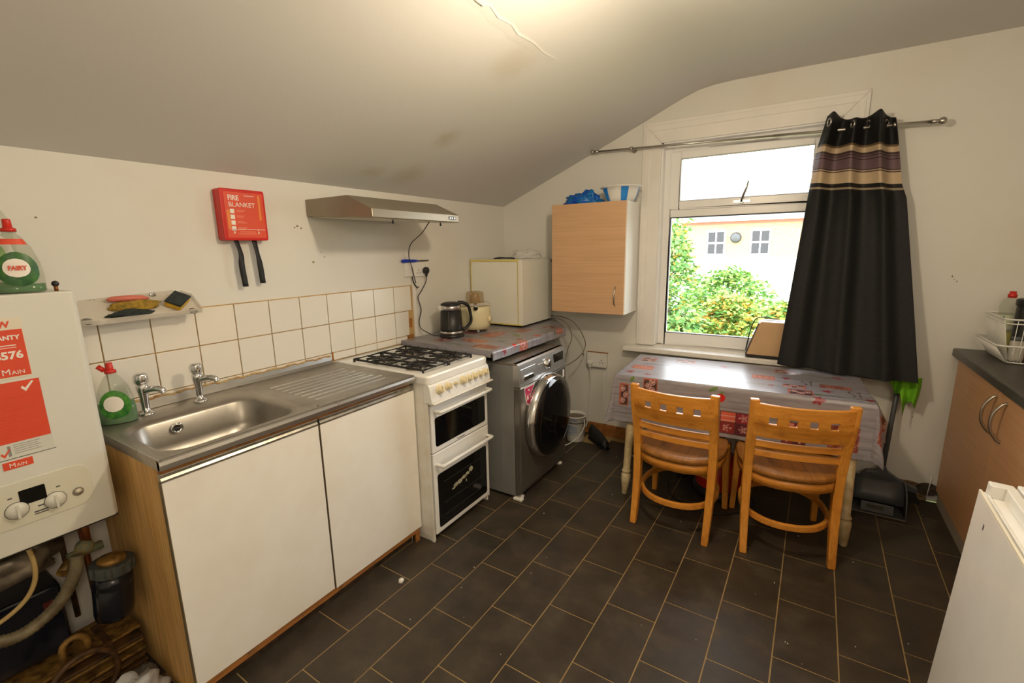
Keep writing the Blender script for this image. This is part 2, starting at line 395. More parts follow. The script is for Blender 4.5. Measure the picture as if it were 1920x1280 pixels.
pv = MB(); pv.add([slope_pt(-1.030, 1.40, 0.002), slope_pt(-1.005, 1.44, 0.003), slope_pt(-1.026, 1.500, 0.014), slope_pt(-1.034, 1.46, 0.007)], [(0, 1, 2, 3)])
pv.build('peeling_paint_flake', M_CEIL, ceiling, solid=0.0015)

struct('wall_left', B(XW-0.12, XW, YB, YF+0.25, 0, 2.62), M_WALL, origin=(0, 0, 0))
struct('wall_right', B(XR, XR+0.12, YB, YF+0.25, 0, 2.62), M_WALL, origin=(0, 0, 0))
struct('wall_back', B(XW, XR, YB-0.12, YB, 0, 2.62), M_WALL, origin=(0, 0, 0))
WX0, WX1, WZ0, WZ1 = -0.895, 0.105, 0.775, 2.195
def under(x0, x1, zb):
    pts = [(x0, zb), (x1, zb), (x1, ceil_z(x1))]+[(x, z) for x, z in reversed(CEIL) if x0 < x < x1]+[(x0, ceil_z(x0))]
    return pts
mb = MB(); Y2 = YF+0.25
mb.prism(under(XW, WX0, 0), 'y', YF, Y2); mb.prism(under(WX1, XR, 0), 'y', YF, Y2)
mb.prism(under(WX0, WX1, WZ1), 'y', YF, Y2); mb.box(WX0, WX1, YF, Y2, 0, WZ0)
wall_far = struct('wall_far', mb, M_WALL, origin=(0, 0, 0))

# floor: joint-coloured base and one object per tile
floor = struct('floor', B(XW, XR, YB, YF, -0.06, -0.0012), M_GROUT, origin=(0, 0, 0))
TW, TL, X0, ROT = 0.20576, 0.34323, -1.44664, -0.020514
cr, sr = math.cos(ROT), math.sin(ROT)
tm = {}
def tile_mesh():
    g = 0.0023; mb = MB(); a, b = TW/2-g, TL/2-g
    mb.box(-a, a, -b, b, -0.0012, 0.0)
    me = D.meshes.new('floor_tile'); me.from_pydata(mb.v, [], mb.f); me.materials.append(M_FLOOR); return me
tmesh = tile_mesh()
for col in range(-4, 14):
    s0 = 0.769+0.1385*col
    for n in range(-9, 10):
        gx = X0+(col+0.5)*TW; gy = s0+(n+0.5)*TL
        while False: pass
        if gy < -0.6 or gy > YF+0.1: continue
        x = cr*gx-sr*gy; y = sr*gx+cr*gy
        if x < XW+TW*0.3 or x > XR-TW*0.6 or y > YF-TL*0.2 or (y < 0.6 and x > 1.0): continue
        me = tmesh
        hi = y+TL/2+0.02 > YF; lo = x-TW/2-0.02 < XW
        if hi or lo:
            me = tmesh.copy()
            for v in me.vertices:
                wy = y+v.co.y*cr+v.co.x*sr; wx = x+v.co.x*cr-v.co.y*sr
                if wy > YF-0.002: v.co.y -= (wy-(YF-0.002))
                if wx < XW+0.002: v.co.x += (XW+0.002-wx)
        o = D.objects.new('floor_tile', me); COL.objects.link(o); o.location = (x, y, 0); o.rotation_euler = (0, 0, ROT); o.parent = floor

# wall tiles behind the sink and the cooker
tb = B(XW, XW+0.003, 0.455, 2.262, 0.90, 1.278)
splash = struct('tile_bed', tb, M_TGROUT, bpy.data.objects['wall_left'])
TY, TZ, TS = 0.6219, 1.2755, 0.16345
for c in range(-1, 10):
    for rr in range(3):
        z1 = TZ-rr*TS; z0 = max(z1-TS, 0.905); y0 = TY+c*TS; y1 = min(y0+TS, 2.245)
        if c == 9 and rr == 1: y1 = 2.215
        if z1-z0 < 0.02: continue
        m = B(XW+0.003, XW+0.009, y0+0.0022, y1-0.0022, z0+0.0022, z1-0.0022)
        m.build('wall_tile', M_TILE, bpy.data.objects['wall_left'], bevel=0.0015)
B(XW+0.003, XW+0.005, 2.215, 2.246, 1.00, 1.06).build('bare_plaster_patch', M_RUST, bpy.data.objects['wall_left'])
mb = MB(); mb.box(XW+0.003, XW+0.0095, 1.6, 1.612, 0.905, 0.955)
mb.box(XW+0.003, XW+0.0095, 2.19, 2.247, 0.905, 0.952); mb.build('rusty_sealant', M_RUST, bpy.data.objects['wall_left'])

# chips and marks in the paint
M_MARK = mk('paint_chip_brown', srgb(150, 122, 84), 0.8, var=0.3, vscale=80)
def chip_left(y, z, r): MB().lathe([(r, 0), (r*0.6, 0.0006), (0, 0.0007)], (XW, y, z), 'x', 9, sx=1.0, sy=random.uniform(0.5, 1.0)).build('paint_chip', M_MARK, bpy.data.objects['wall_left'])
for y, z, r in ((1.462, 1.625, 0.005), (1.478, 1.632, 0.007), (1.498, 1.622, 0.005), (1.62, 1.475, 0.005), (1.55, 1.45, 0.007), (1.60, 1.50, 0.003), (1.20, 1.63, 0.002), (0.52, 1.63, 0.004)): chip_left(y, z, r)
def chip_far(x, z, r): MB().lathe([(r, 0), (r*0.6, -0.0006), (0, -0.0007)], (x, YF, z), 'y', 9, sy=random.uniform(0.5, 1.0)).build('paint_chip', M_MARK, wall_far)
for x, z, r in ((0.690, 1.315, 0.006), (0.712, 1.288, 0.004), (0.700, 1.30, 0.003), (-1.455, 0.655, 0.011), (-1.47, 0.60, 0.004), (0.62, 0.50, 0.003), (-1.30, 0.30, 0.003), (-1.29, 0.36, 0.003)): chip_far(x, z, r)

# skirting of the far wall, corner hole plaster
struct('baseboard_far', B(-1.62, -0.60, YF-0.018, YF, 0.0, 0.095), M_RAWP, bevel=0.003)
tl = MB()
for k in range(60):
    x = 0.60+0.17*k/59
tl.prism([(0.30, 0), (0.735, 0), (0.735, 0.09), (0.66, 0.105), (0.5, 0.10), (0.4, 0.085), (0.30, 0.09)], 'y', YF-0.008, YF)
tl.build('crumbling_plaster', mk('crumbling_plaster', srgb(150, 128, 94), 0.9, color2=srgb(90, 70, 45), vscale=60, bump=1.0, bscale=80), wall_far)
hl = MB(); hl.lathe([(0.0, 0), (0.03, 0.002), (0.045, -0.002)], (0.735, YF-0.009, 0.075), 'y', 18, sx=0.9, sy=1.2)
hl.build('mouldy_patch', mk('black_mould', (0.03, 0.022, 0.016), 0.95, color2=(0.12, 0.10, 0.07), vscale=50), wall_far)
MB().cyl((0.735, YF-0.012, 0.001), (0.745, YF-0.012, 0.16), 0.0025).build('thin_white_cable', M_WHITEP, wall_far)
# ------------------------------------------------------------------ window
win = thing('window_1', 'white plastic window with a top hung upper sash above the dining table', 'window', (-0.395, YF, 0.80)); win['kind'] = 'structure'
FY0, FY1 = 3.475, 3.54
# frame
mb = MB()
mb.box(WX0, -0.835, FY0, FY1, 0.79, WZ1); mb.box(0.045, WX1, FY0, FY1, 0.79, WZ1)
mb.box(-0.835, 0.045, FY0, FY1, 2.125, WZ1); mb.box(-0.835, 0.045, FY0, FY1, 0.79, 0.875); mb.box(-0.835, 0.045, FY0, FY1, 1.70, 1.775)
mb.build('window_frame', M_UPVC, win, bevel=0.004)
mb = MB(); y0, y1 = FY0-0.012, FY0+0.035
mb.box(-0.845, -0.775, y0, y1, 1.755, 2.135); mb.box(-0.005, 0.06, y0, y1, 1.755, 2.135); mb.box(-0.775, -0.005, y0, y1, 2.085, 2.135); mb.box(-0.775, -0.005, y0, y1, 1.755, 1.808)
sash = mb.build('upper_sash', M_UPVC, win, bevel=0.005)
B(-0.78, 0.0, FY0+0.012, FY0+0.018, 1.80, 2.09).build('pane', M_GLASS, sash)
gk = MB()
for (a, b, c, d) in ((-0.777, -0.773, 1.806, 2.087), (-0.007, -0.003, 1.806, 2.087), (-0.777, -0.003, 2.083, 2.087), (-0.777, -0.003, 1.806, 1.810)): gk.box(a, b, FY0-0.0125, FY0+0.012, c, d)
gk.build('gasket', mk('grey_gasket', (0.45, 0.45, 0.44), 0.6), sash)
mb = MB(); mb.box(-0.43, -0.33, y0-0.010, y0, 1.772, 1.788); mb.lathe([(0.013, -0.02), (0.013, 0)], (-0.38, y0-0.008, 1.782), 'y', 12)
mb.box(-0.387, -0.373, y0-0.028, y0-0.018, 1.775, 1.79)
mb.tube([(-0.38, y0-0.023, 1.785), (-0.372, y0-0.040, 1.81), (-0.352, y0-0.055, 1.86), (-0.345, y0-0.052, 1.90)], [0.007, 0.008, 0.007, 0.006], 8, flat=0.5)
mb.build('sash_handle', M_SATIN, sash)
vt = MB(); vt.box(-0.60, -0.20, y0-0.014, y0, 2.142, 2.165); vt.box(-0.42, -0.40, y0-0.02, y0-0.014, 2.148, 2.158); vt.build('trickle_vent', M_UPVC, win, bevel=0.002)
B(-0.84, 0.05, FY0+0.02, FY0+0.026, 0.87, 1.705).build('pane', M_GLASS, win)
gk = MB()
for (a, b, c, d) in ((-0.835, -0.829, 0.875, 1.70), (0.039, 0.045, 0.875, 1.70), (-0.83, 0.04, 1.694, 1.70), (-0.83, 0.04, 0.875, 0.879)): gk.box(a, b, FY0+0.002, FY0+0.028, c, d)
gk.build('gasket', M_RUBBER, win)
mb = MB(); mb.box(WX0, WX1, FY1-0.01, YF+0.27, 0.77, 0.79); mb.build('outer_sill', M_UPVC, win)
# reveal lining and architrave
mb = MB(); t = 0.012
mb.box(WX0, WX0+t, YF-0.001, FY0, 0.79, WZ1); mb.box(WX1-t, WX1, YF-0.001, FY0, 0.79, WZ1); mb.box(WX0, WX1, YF-0.001, FY0, WZ1-t, WZ1)
mb.build('reveal_lining', M_UPVC, win)
def arch(x0, x1, z0, z1, w, th):
    o0, o1, oz = x0-w, x1+w, z1+w*1.10
    L = [(o0, z0), (x0, z0), (x0, z1), (o0, oz)]; R = [(x1, z0), (o1, z0), (o1, oz), (x1, z1)]; T = [(x0, z1), (x1, z1), (o1, oz), (o0, oz)]
    return [MB().prism(P, 'y', YF-th, YF) for P in (L, R, T)]
for m in arch(WX0, WX1, 0.785, WZ1-0.005, 0.128, 0.016):
    m.build('architrave', M_TRIM, win, bevel=0.004)
for m in arch(WX0-0.075, WX1+0.075, 0.785, WZ1+0.075, 0.035, 0.020): m.build('architrave_bead', M_TRIM, win, bevel=0.003)
mb = MB(); mb.box(-1.095, 0.42, 3.30, YF, 0.745, 0.779); mb.box(WX0, WX1, YF, FY0+0.01, 0.745, 0.785)
struct('trim_1', mb, M_TRIM, bevel=0.005)['label'] = 'white painted window sill above the table'

# curtain rod
A, Bq = Vector((-1.372, 3.34, 2.179)), Vector((0.536, 3.315, 2.104))
rod = thing('curtain_rod', 'thin tilted metal curtain rod with ball ends above the window', 'curtain rod', tuple((A+Bq)/2))
dr = (Bq-A).normalized()
mb = MB().cyl(A+dr*0.01, A+dr*1.15, 0.007, n=14); mb.cyl(A+dr*1.15, Bq-dr*0.02, 0.0088, n=14); mb.build('pole', M_SATIN, rod)
for p in (A, Bq):
    sg = 1 if p is Bq else -1
    MB().sphere(p, 0.019 if p is Bq else 0.014).cyl(p-dr*sg*0.045, p-dr*sg*0.012, 0.012, 0.010).build('finial', M_SATIN, rod)
for t in (0.150, 0.90):
    c = A.lerp(Bq, t)
    MB().cyl(c, c+Vector((0, YF-c.y, 0)), 0.006).lathe([(0.02, 0), (0.02, -0.006)], (c.x, YF, c.z), 'y', 16).cyl(c-dr*0.008, c+dr*0.008, 0.014).build('bracket', M_SATIN, rod)
# curtain
def cur_pt(u, v):
    # u across 0..1, v down 0..1
    ztop = 2.165-0.03*u; L = 1.405
    z = ztop+0.022-v*L*(1+0.012*u)+(0.03 if True else 0)*0
    if v < 0.06: z += 0.018*math.sin(u*PI*3.0+0.6)*(1-v/0.06)
    z = max(z, 0.752+0.003*math.sin(u*9))
    e = min(1, v/0.45); e = e*e*(3-2*e)
    xl = 0.037+(0.0-0.037)*min(1, v/0.12)-0.004; 
    if v > 0.12: xl = -0.004-0.088*((v-0.12)/0.88)**1.05
    xr = 0.338+0.075*min(1, v/0.30)+0.165*max(0, (v-0.25)/0.75)**0.9
    fold = 3.0
    a = u*2*PI*fold
    amp = 0.054*(1-e)+0.022*e
    ff = math.sin(a-0.5)+0.25*math.sin(2.1*a+1)*(e)
    x = xl+(xr-xl)*(u+0.020*math.sin(a*1.0+1.2)*(1-0.4*e))
    # centre pleat pushes forward
    y = 3.275-amp*ff-0.012*math.exp(-((u-0.55)/0.08)**2)*(1-v*0.5)+0.006*math.sin(v*7+u*5)*v
    y -= 0.085*max(0, (v-0.35)/0.65)**1.5
    if z < 1.05: y = min(y, 3.285)
    return (x, y, z)
s = NT('striped_curtain'); uv = s.add('ShaderNodeUVMap'); sep = s.add('ShaderNodeSeparateXYZ'); s.l.new(uv.outputs[0], sep.inputs[0])
bk = (0.010, 0.010, 0.011); be = srgb(208, 186, 154); pu = srgb(122, 98, 104); dpu = srgb(74, 56, 56); br = srgb(120, 98, 68); sv = srgb(166, 148, 120)
stops = [(0.0, bk), (0.098, br), (0.108, be), (0.128, dpu), (0.133, pu), (0.139, dpu), (0.144, pu), (0.150, dpu), (0.156, pu), (0.188, dpu), (0.193, be), (0.197, dpu), (0.202, be), (0.245, bk), (0.258, sv), (0.266, bk)]
col = s.ramp(sep.outputs[1], stops, 'CONSTANT')
wv = s.noise(s.coord('Object', (40, 40, 420)), 1.5, 3); col = s.mix(s.ramp(wv, [(0.35, (0, 0, 0)), (0.75, (0.5,)*3)]), col, (0.03, 0.03, 0.03), 'ADD')
s.set(Base_Color=col, Roughness=0.62, Specular_IOR_Level=0.35); s.bump(wv, 0.25, 0.001)
tl_ = s.add('ShaderNodeBsdfTranslucent'); s.l.new(col, tl_.inputs[0]); mx = s.add('ShaderNodeMixShader'); mx.inputs[0].default_value = 0.25
s.l.new(s.p.outputs[0], mx.inputs[1]); s.l.new(tl_.outputs[0], mx.inputs[2]); s.l.new(mx.outputs[0], s.out.inputs[0]); M_CURT = s.m
NU, NV = 110, 150
eyes = [(0.07, 0.030), (0.40, 0.028), (0.62, 0.028), (0.90, 0.030)]
mb = MB(); mb.grid(cur_pt, NU, NV)
cur = thing('curtain', 'black eyelet curtain with beige and purple striped band, bunched right of the window', 'curtain', (0.2, 3.27, 0.75))
cp = mb.build('fabric', M_CURT, cur, solid=0.0022, doubles=False)
uvl = cp.data.uv_layers.new(name='UVMap')
for l in cp.data.loops:
    vi = l.vertex_index; uvl.data[l.index].uv = ((vi % (NU+1))/NU, (vi//(NU+1))/NV)
for (u, v) in eyes:
    p = Vector(cur_pt(u, v)); q = Vector(cur_pt(u+0.02, v)); n = (q-p).cross(Vector((0, 0, 1))).normalized()
    MB().tube([p+(q-p).normalized()*0.019*math.cos(t*PI/10)+Vector((0, 0, 0.019*math.sin(t*PI/10))) for t in range(20)], 0.0045, 6, closed=True).build('eyelet', M_SATIN, cur)

# ------------------------------------------------------------------ outside
gr = B(-40, 40, YF+0.3, 60, -3.1, -3.0).build('garden_ground', mk('rough_grass', srgb(120, 140, 70), 0.9, color2=srgb(150, 140, 90), vscale=0.6), kind='structure')
house = thing('terraced_house', 'orange brick house with slate roof and white sash windows seen through the window', 'building', (-1, 24, -3))
HY = 24.0
def brick():
    s = NT('orange_brick'); b = s.add('ShaderNodeTexBrick'); v = s.coord('Object', (1, 1, 1), (PI/2, 0, 0)); s.l.new(v, b.inputs[0])
    b.inputs['Color1'].default_value = (*srgb(200, 154, 108), 1); b.inputs['Color2'].default_value = (*srgb(190, 134, 94), 1); b.inputs['Mortar'].default_value = (*srgb(205, 195, 175), 1)
    b.inputs['Scale'].default_value = 4.5; s.set(Base_Color=b.outputs[0], Roughness=0.9); return s.m
M_BRICK = brick(); M_REDB = mk('red_brick_band', srgb(186, 124, 106), 0.9); M_SLATE = mk('slate', srgb(120, 120, 125), 0.7); M_RENDER = mk('white_render', (0.8, 0.8, 0.78), 0.9)
mb = MB(); mb.box(-9, 9, HY, HY+7, 0.95, 2.45); mb.build('brick_wall', M_BRICK, house)
B(-9, 9, HY-0.03, HY+7, -3.0, 0.95).build('rendered_wall', M_RENDER, house)
B(-9, 9, HY-0.04, HY+0.1, 2.45, 2.62).build('red_brick_band', M_REDB, house)
mb = MB(); mb.prism([(HY-0.3, 2.62), (HY+7.3, 2.62), (HY+3.5, 4.4)], 'x', -9.2, 9.2); mb.build('roof', M_SLATE, house)
B(-9.2, 9.2, HY-0.38, HY-0.28, 2.58, 2.70).build('gutter', M_UPVC, house)
for hx in (-3.6, -1.75, 1.2):
    mb = MB(); mb.box(hx-0.42, hx+0.42, HY-0.06, HY, 1.02, 2.22); mb.box(hx-0.5, hx+0.5, HY-0.12, HY, 0.95, 1.02)
    w = mb.build('window', M_UPVC, house)
    for (a, b, c, d) in ((-0.34, -0.03, 1.12, 1.58), (0.03, 0.34, 1.12, 1.58), (-0.34, -0.03, 1.66, 2.12), (0.03, 0.34, 1.66, 2.12)):
        B(hx+a, hx+b, HY-0.065, HY-0.06, c, d).build('pane', M_BGLASS, w)
dish = MB().lathe([(0.0, 0.0), (0.14, 0.015), (0.24, 0.05)], (-2.72, HY-0.30, 1.84), 'y', 20, rot=Matrix.Rotation(0.3, 3, 'Z'))
dish.cyl((-2.72, HY-0.28, 1.84), (-2.66, HY, 1.95), 0.02); dish.build('satellite_dish', M_GREYP, house, solid=0.01)
def leaf_mat(name, a, b, c):
    s = NT(name); g = s.add('ShaderNodeNewGeometry'); cl = s.ramp(g.outputs['Random Per Island'], [(0.0, a), (0.5, b), (1.0, c)])
    s.set(Base_Color=cl, Roughness=0.7, Specular_IOR_Level=0.2); return s.m
LG = leaf_mat('conifer_leaf', srgb(80, 128, 70), srgb(108, 150, 84), srgb(140, 170, 100))
LY = leaf_mat('autumn_leaf', srgb(168, 160, 70), srgb(206, 176, 72), srgb(200, 138, 60))
LM = leaf_mat('shrub_leaf', srgb(84, 136, 66), srgb(118, 160, 76), srgb(168, 186, 92))
def plant(name, label, cat, base, blobs, mats_w, n, ls, trunk_h, group=None, droop=0.0):
    t = thing(name, label, cat, base, group=group)
    tk = MB(); tk.tube(spline([Vector(base), Vector(base)+Vector((0.05, 0, trunk_h*0.5)), Vector(base)+Vector((0, 0.03, trunk_h))], 4), [0.10*(1-0.7*i/8) for i in range(9)], 8)
    for (c, r) in blobs[:8]:
        b0 = Vector((base[0], base[1], c[2]-0.25)); tk.tube([b0, Vector(c)], 0.02, 5)
    tk.build('trunk', mk('bark', srgb(110, 92, 74), 0.9), t)
    mb = MB()
    tot = sum(r[0]*r[1]*r[2] for c, r in blobs)
    for (c, r) in blobs:
        k = max(20, int(n*r[0]*r[1]*r[2]/tot))
        for _ in range(k):
            while True:
                q = Vector((random.uniform(-1, 1), random.uniform(-1, 1), random.uniform(-1, 1)))
                if 0.35 < q.length < 1: break
            p = Vector((c[0]+q.x*r[0], c[1]+q.y*r[1], c[2]+q.z*r[2]))
            a = Vector((q.x+random.uniform(-.6, .6), q.y+random.uniform(-.6, .6), random.uniform(-.5, .3)-droop)).normalized(); w = a.cross(Vector((random.uniform(-1, 1), random.uniform(-1, 1), 1))).normalized()
            L = ls*random.uniform(0.6, 1.5); W_ = L*0.32
            mb.add([p, p+a*L*0.5+w*W_, p+a*L, p+a*L*0.5-w*W_], [(0, 1, 2, 3)], random.choices(range(len(mats_w)), [m[1] for m in mats_w])[0])
    mb.build('foliage', [m[0] for m in mats_w], t, kind='stuff', doubles=False)
    return t
rb = random.Random(3)
bl = []
for k in range(22):
    h = k/21; z = -1.6+h*3.40; r = 1.05*(1-h*0.72)**0.9
    for j in range(3):
        a = rb.uniform(0, 2*PI); bl.append(((-1.75+math.cos(a)*r*0.45, 7.2+math.sin(a)*r*0.45, z), (r*0.55, r*0.55, 0.17)))
plant('conifer_tree', 'tall loose conifer at the left of the view through the window', 'tree', (-1.75, 7.2, -3.0), bl, [(LG, 6), (LM, 2), (LY, 1)], 26000, 0.068, 4.7, droop=0.2)
def shrub(lab, base, h, r, mw, n, name='garden_shrub'):
    n = int(n*1.6)
    bl = []
    for k in range(26):
        a = rb.uniform(0, 2*PI); q = rb.uniform(0, 1)**0.6; zz = rb.uniform(-2.4, h-0.25*q)
        bl.append(((base[0]+math.cos(a)*q*r*0.8, base[1]+math.sin(a)*q*r*0.6, zz-0.3*q), (r*0.36, r*0.36, 0.24)))
    for k in range(14):
        a = rb.uniform(0, 2*PI); q = rb.uniform(0, 1)
        bl.append(((base[0]+math.cos(a)*q*r*0.8, base[1]+math.sin(a)*q*r*0.6, h-0.22-0.35*q), (r*0.28, r*0.28, 0.16)))
    plant(name, lab, 'shrub', base, bl, mw, n, 0.075, h+2.4)
shrub('bushy yellow green shrub right beside the conifer outside', (-0.95, 7.9, -3.0), 0.85, 0.85, [(LY, 2), (LM, 4)], 9000)
shrub('low green shrub with orange leaves outside, next to the curtain', (-0.02, 6.9, -3.0), 0.98, 0.52, [(LM, 5), (LY, 2), (LG, 2)], 8000)
shrub('tall feathery green shrub behind the yellow shrub outside', (-1.15, 9.6, -3.0), 1.22, 0.9, [(LM, 5), (LG, 1)], 7000)
shrub('dark green shrub lowest in the view through the window', (-1.10, 6.1, -3.0), 0.42, 0.95, [(LG, 6), (LM, 2), (LY, 1)], 8000)
# ------------------------------------------------------------------ sink unit
SX = -1.590; SY0, SYm, SY1 = 0.532, 1.075, 1.606
un = thing('sink_base_cabinet', 'white two door base cabinet with bare wood side under the steel sink', 'cabinet', (-1.88, 1.07, 0))
B(XW+0.02, SX-0.018, SY0, SY0+0.018, 0.0, 0.862).build('side_panel', M_CHIP, un)['label'] = 'bare wood coloured end panel facing the boiler'
B(XW+0.02, SX-0.018, 1.572, 1.588, 0.0, 0.862).build('side_panel', M_CWHITE, un)
mb = MB(); mb.box(XW+0.02, SX-0.02, SY0+0.018, 1.572, 0.085, 0.10); mb.build('base_board', M_CHIP, un)
mb = MB(); mb.box(SX-0.02, SX-0.002, SY0, 1.588, 0.848, 0.866); mb.build('top_rail', M_RAWP, un)
mb = MB(); mb.box(SX-0.05, SX-0.034, SY0+0.01, 1.572, 0.0, 0.05); mb.build('plinth', mk('dirty_plinth', srgb(70, 52, 34), 0.8, color2=srgb(24, 20, 16), vscale=20), un)
mb = MB(); mb.box(SX-0.03, SX-0.004, SY0, 1.600, 0.052, 0.082); mb.build('bottom_rail', M_RAWP, un)
B(SX-0.03, SX-0.006, 1.572, 1.600, 0.0, 0.055).build('leg', M_RAWP, un)
for k, (a, b, z0) in enumerate(((SY0-0.002, SYm-0.004, 0.080), (SYm+0.004, SY1+0.006, 0.075))):
    dm = MB(); dm.box(SX-0.017, SX, a, b, z0, 0.822)
    d = dm.build('door', M_MELA, un, bevel=0.001)
    pr = [(SX-0.017, 0.822), (SX+0.001, 0.822), (SX+0.001, 0.829), (SX-0.004, 0.836), (SX-0.004, 0.842), (SX+0.001, 0.847), (SX-0.001, 0.850), (SX-0.017, 0.850)]
    MB().prism(pr, 'y', a, b).build('door_grip_strip', M_ALU, d)
    B(SX-0.0175, SX+0.0006, a-0.0022, a, z0, 0.822).build('edge_strip', mk('grimy_edge', srgb(120, 108, 84), 0.6, var=0.3, vscale=20), d)

# sink top
st = thing('kitchen_sink', 'stainless steel sink with one bowl and ridged drainer on the right', 'sink', (-1.88, 1.07, 0.86))
ZT = 0.900; BX0, BX1, BY0, BY1 = -1.985, -1.622, 0.572, 1.025; cxs, cys = (BX0+BX1)/2, (BY0+BY1)/2
OX0, OX1, OY0, OY1 = XW+0.022, -1.578, 0.530, 1.085
N = 72
def ring_rr(hx, hy, r, z, n=N, cx=cxs, cy=cys):
    out = []
    for k in range(n):
        a = 2*PI*k/n+0.001; dx, dy = math.cos(a), math.sin(a)
        lo, hi = 0, 2.0
        for _ in range(26):
            m = (lo+hi)/2; x, y = abs(dx*m), abs(dy*m)
            qx, qy = max(x-(hx-r), 0), max(y-(hy-r), 0)
            ins = (x <= hx and y <= hy) and (qx*qx+qy*qy <= r*r or qx == 0 or qy == 0)
            if ins: lo = m
            else: hi = m
        out.append((cx+dx*lo, cy+dy*lo, z))
    return out
def outer_ring(z):
    out = []
    for k in range(N):
        a = 2*PI*k/N+0.001; dx, dy = math.cos(a), math.sin(a); t = 9
        if dx > 0: t = min(t, (OX1-cxs)/dx)
        if dx < 0: t = min(t, (OX0-cxs)/dx)
        if dy > 0: t = min(t, (OY1-cys)/dy)
        if dy < 0: t = min(t, (OY0-cys)/dy)
        out.append((cxs+dx*t, cys+dy*t, z))
    return out
hx, hy = (BX1-BX0)/2, (BY1-BY0)/2
rings = [outer_ring(ZT), ring_rr(hx+0.018, hy+0.018, 0.095, ZT), ring_rr(hx+0.014, hy+0.014, 0.092, ZT-0.004), ring_rr(hx+0.004, hy+0.004, 0.085, ZT-0.006), ring_rr(hx-0.004, hy-0.004, 0.08, ZT-0.016), ring_rr(hx-0.014, hy-0.014, 0.075, ZT-0.10), ring_rr(hx-0.022, hy-0.022, 0.07, ZT-0.135), ring_rr(hx-0.045, hy-0.045, 0.06, ZT-0.150), ring_rr(hx-0.1, hy-0.1, 0.04, ZT-0.154), ring_rr(0.022, 0.022, 0.0219, ZT-0.158)]
mb = MB(); vs = [p for r_ in rings for p in r_]; R_ = len(rings)
F = [(i*N+k, i*N+(k+1) % N, (i+1)*N+(k+1) % N, (i+1)*N+k) for i in range(R_-1) for k in range(N)]
mb.add(vs, F, 0, True)
corners = [(OX0, OY0), (OX1, OY0), (OX1, OY1), (OX0, OY1)]
# drainer, grooves along y
DX0, DX1 = OX0, OX1
def dz(x, y):
    gx0, gx1, gy0, gy1 = -2.03, -1.655, 1.115, 1.555
    z = ZT
    e = min((x-gx0)/0.012, (gx1-x)/0.012, (y-gy0)/0.012, (gy1-y)/0.012)
    if e > 0:
        z -= 0.0015*min(1, e)
        ph = ((x-gx0)/0.0468) % 1; ln = 0.03+0.0
        i = int((x-gx0)/0.0468); endy = gy1-0.02-0.012*((i*5) % 3)
        if abs(ph-0.5) < 0.17 and gy0+0.02 < y < endy: z -= 0.009*min(1, (0.17-abs(ph-0.5))/0.09)
    return z
mb.grid(lambda u, v: (DX0+(DX1-DX0)*u, OY1+(1.603-OY1)*v, dz(DX0+(DX1-DX0)*u, OY1+(1.603-OY1)*v)), 320, 44, smooth=False)
mb.build('basin_and_drainer', M_BASIN, st)
# rolled front edge, sides and upstand
pr = [(OX1-0.012, ZT), (OX1-0.003, ZT-0.0005), (OX1+0.006, ZT-0.006), (OX1+0.010, ZT-0.016), (OX1+0.010, ZT-0.031), (OX1+0.005, ZT-0.034), (OX1-0.012, ZT-0.034), (OX1-0.012, ZT-0.008)]
MB().prism(pr, 'y', OY0-0.004, 1.606, smooth=False).build('front_edge', M_STEEL, st, bevel=0.0015)
B(OX0, OX1+0.004, OY0-0.004, OY0, ZT-0.034, ZT+0.0005).build('side_edge', M_STEEL, st); B(OX0, OX1+0.004, 1.603, 1.606, ZT-0.034, ZT+0.0005).build('side_edge', M_STEEL, st)
pr = [(XW+0.0095, ZT), (XW+0.0095, ZT+0.036), (XW+0.014, ZT+0.037), (XW+0.019, ZT+0.012), (XW+0.028, ZT+0.001), (XW+0.028, ZT-0.004), (XW+0.0095, ZT-0.004)]
MB().prism(pr, 'y', OY0, 1.592).build('upstand', M_STEEL, st)
mb = MB()
for k in range(40):
    y = 0.56+k*0.026; mb.sphere((XW+0.0135, y, ZT+0.036+0.003*math.sin(k*1.7)), 0.007, 8, 6, sc=(0.7, 2.4, 0.55+0.3*math.sin(k)**2))
mb.build('grubby_sealant', mk('grubby_sealant', srgb(196, 172, 118), 0.8, color2=srgb(150, 96, 36), vscale=14), st)
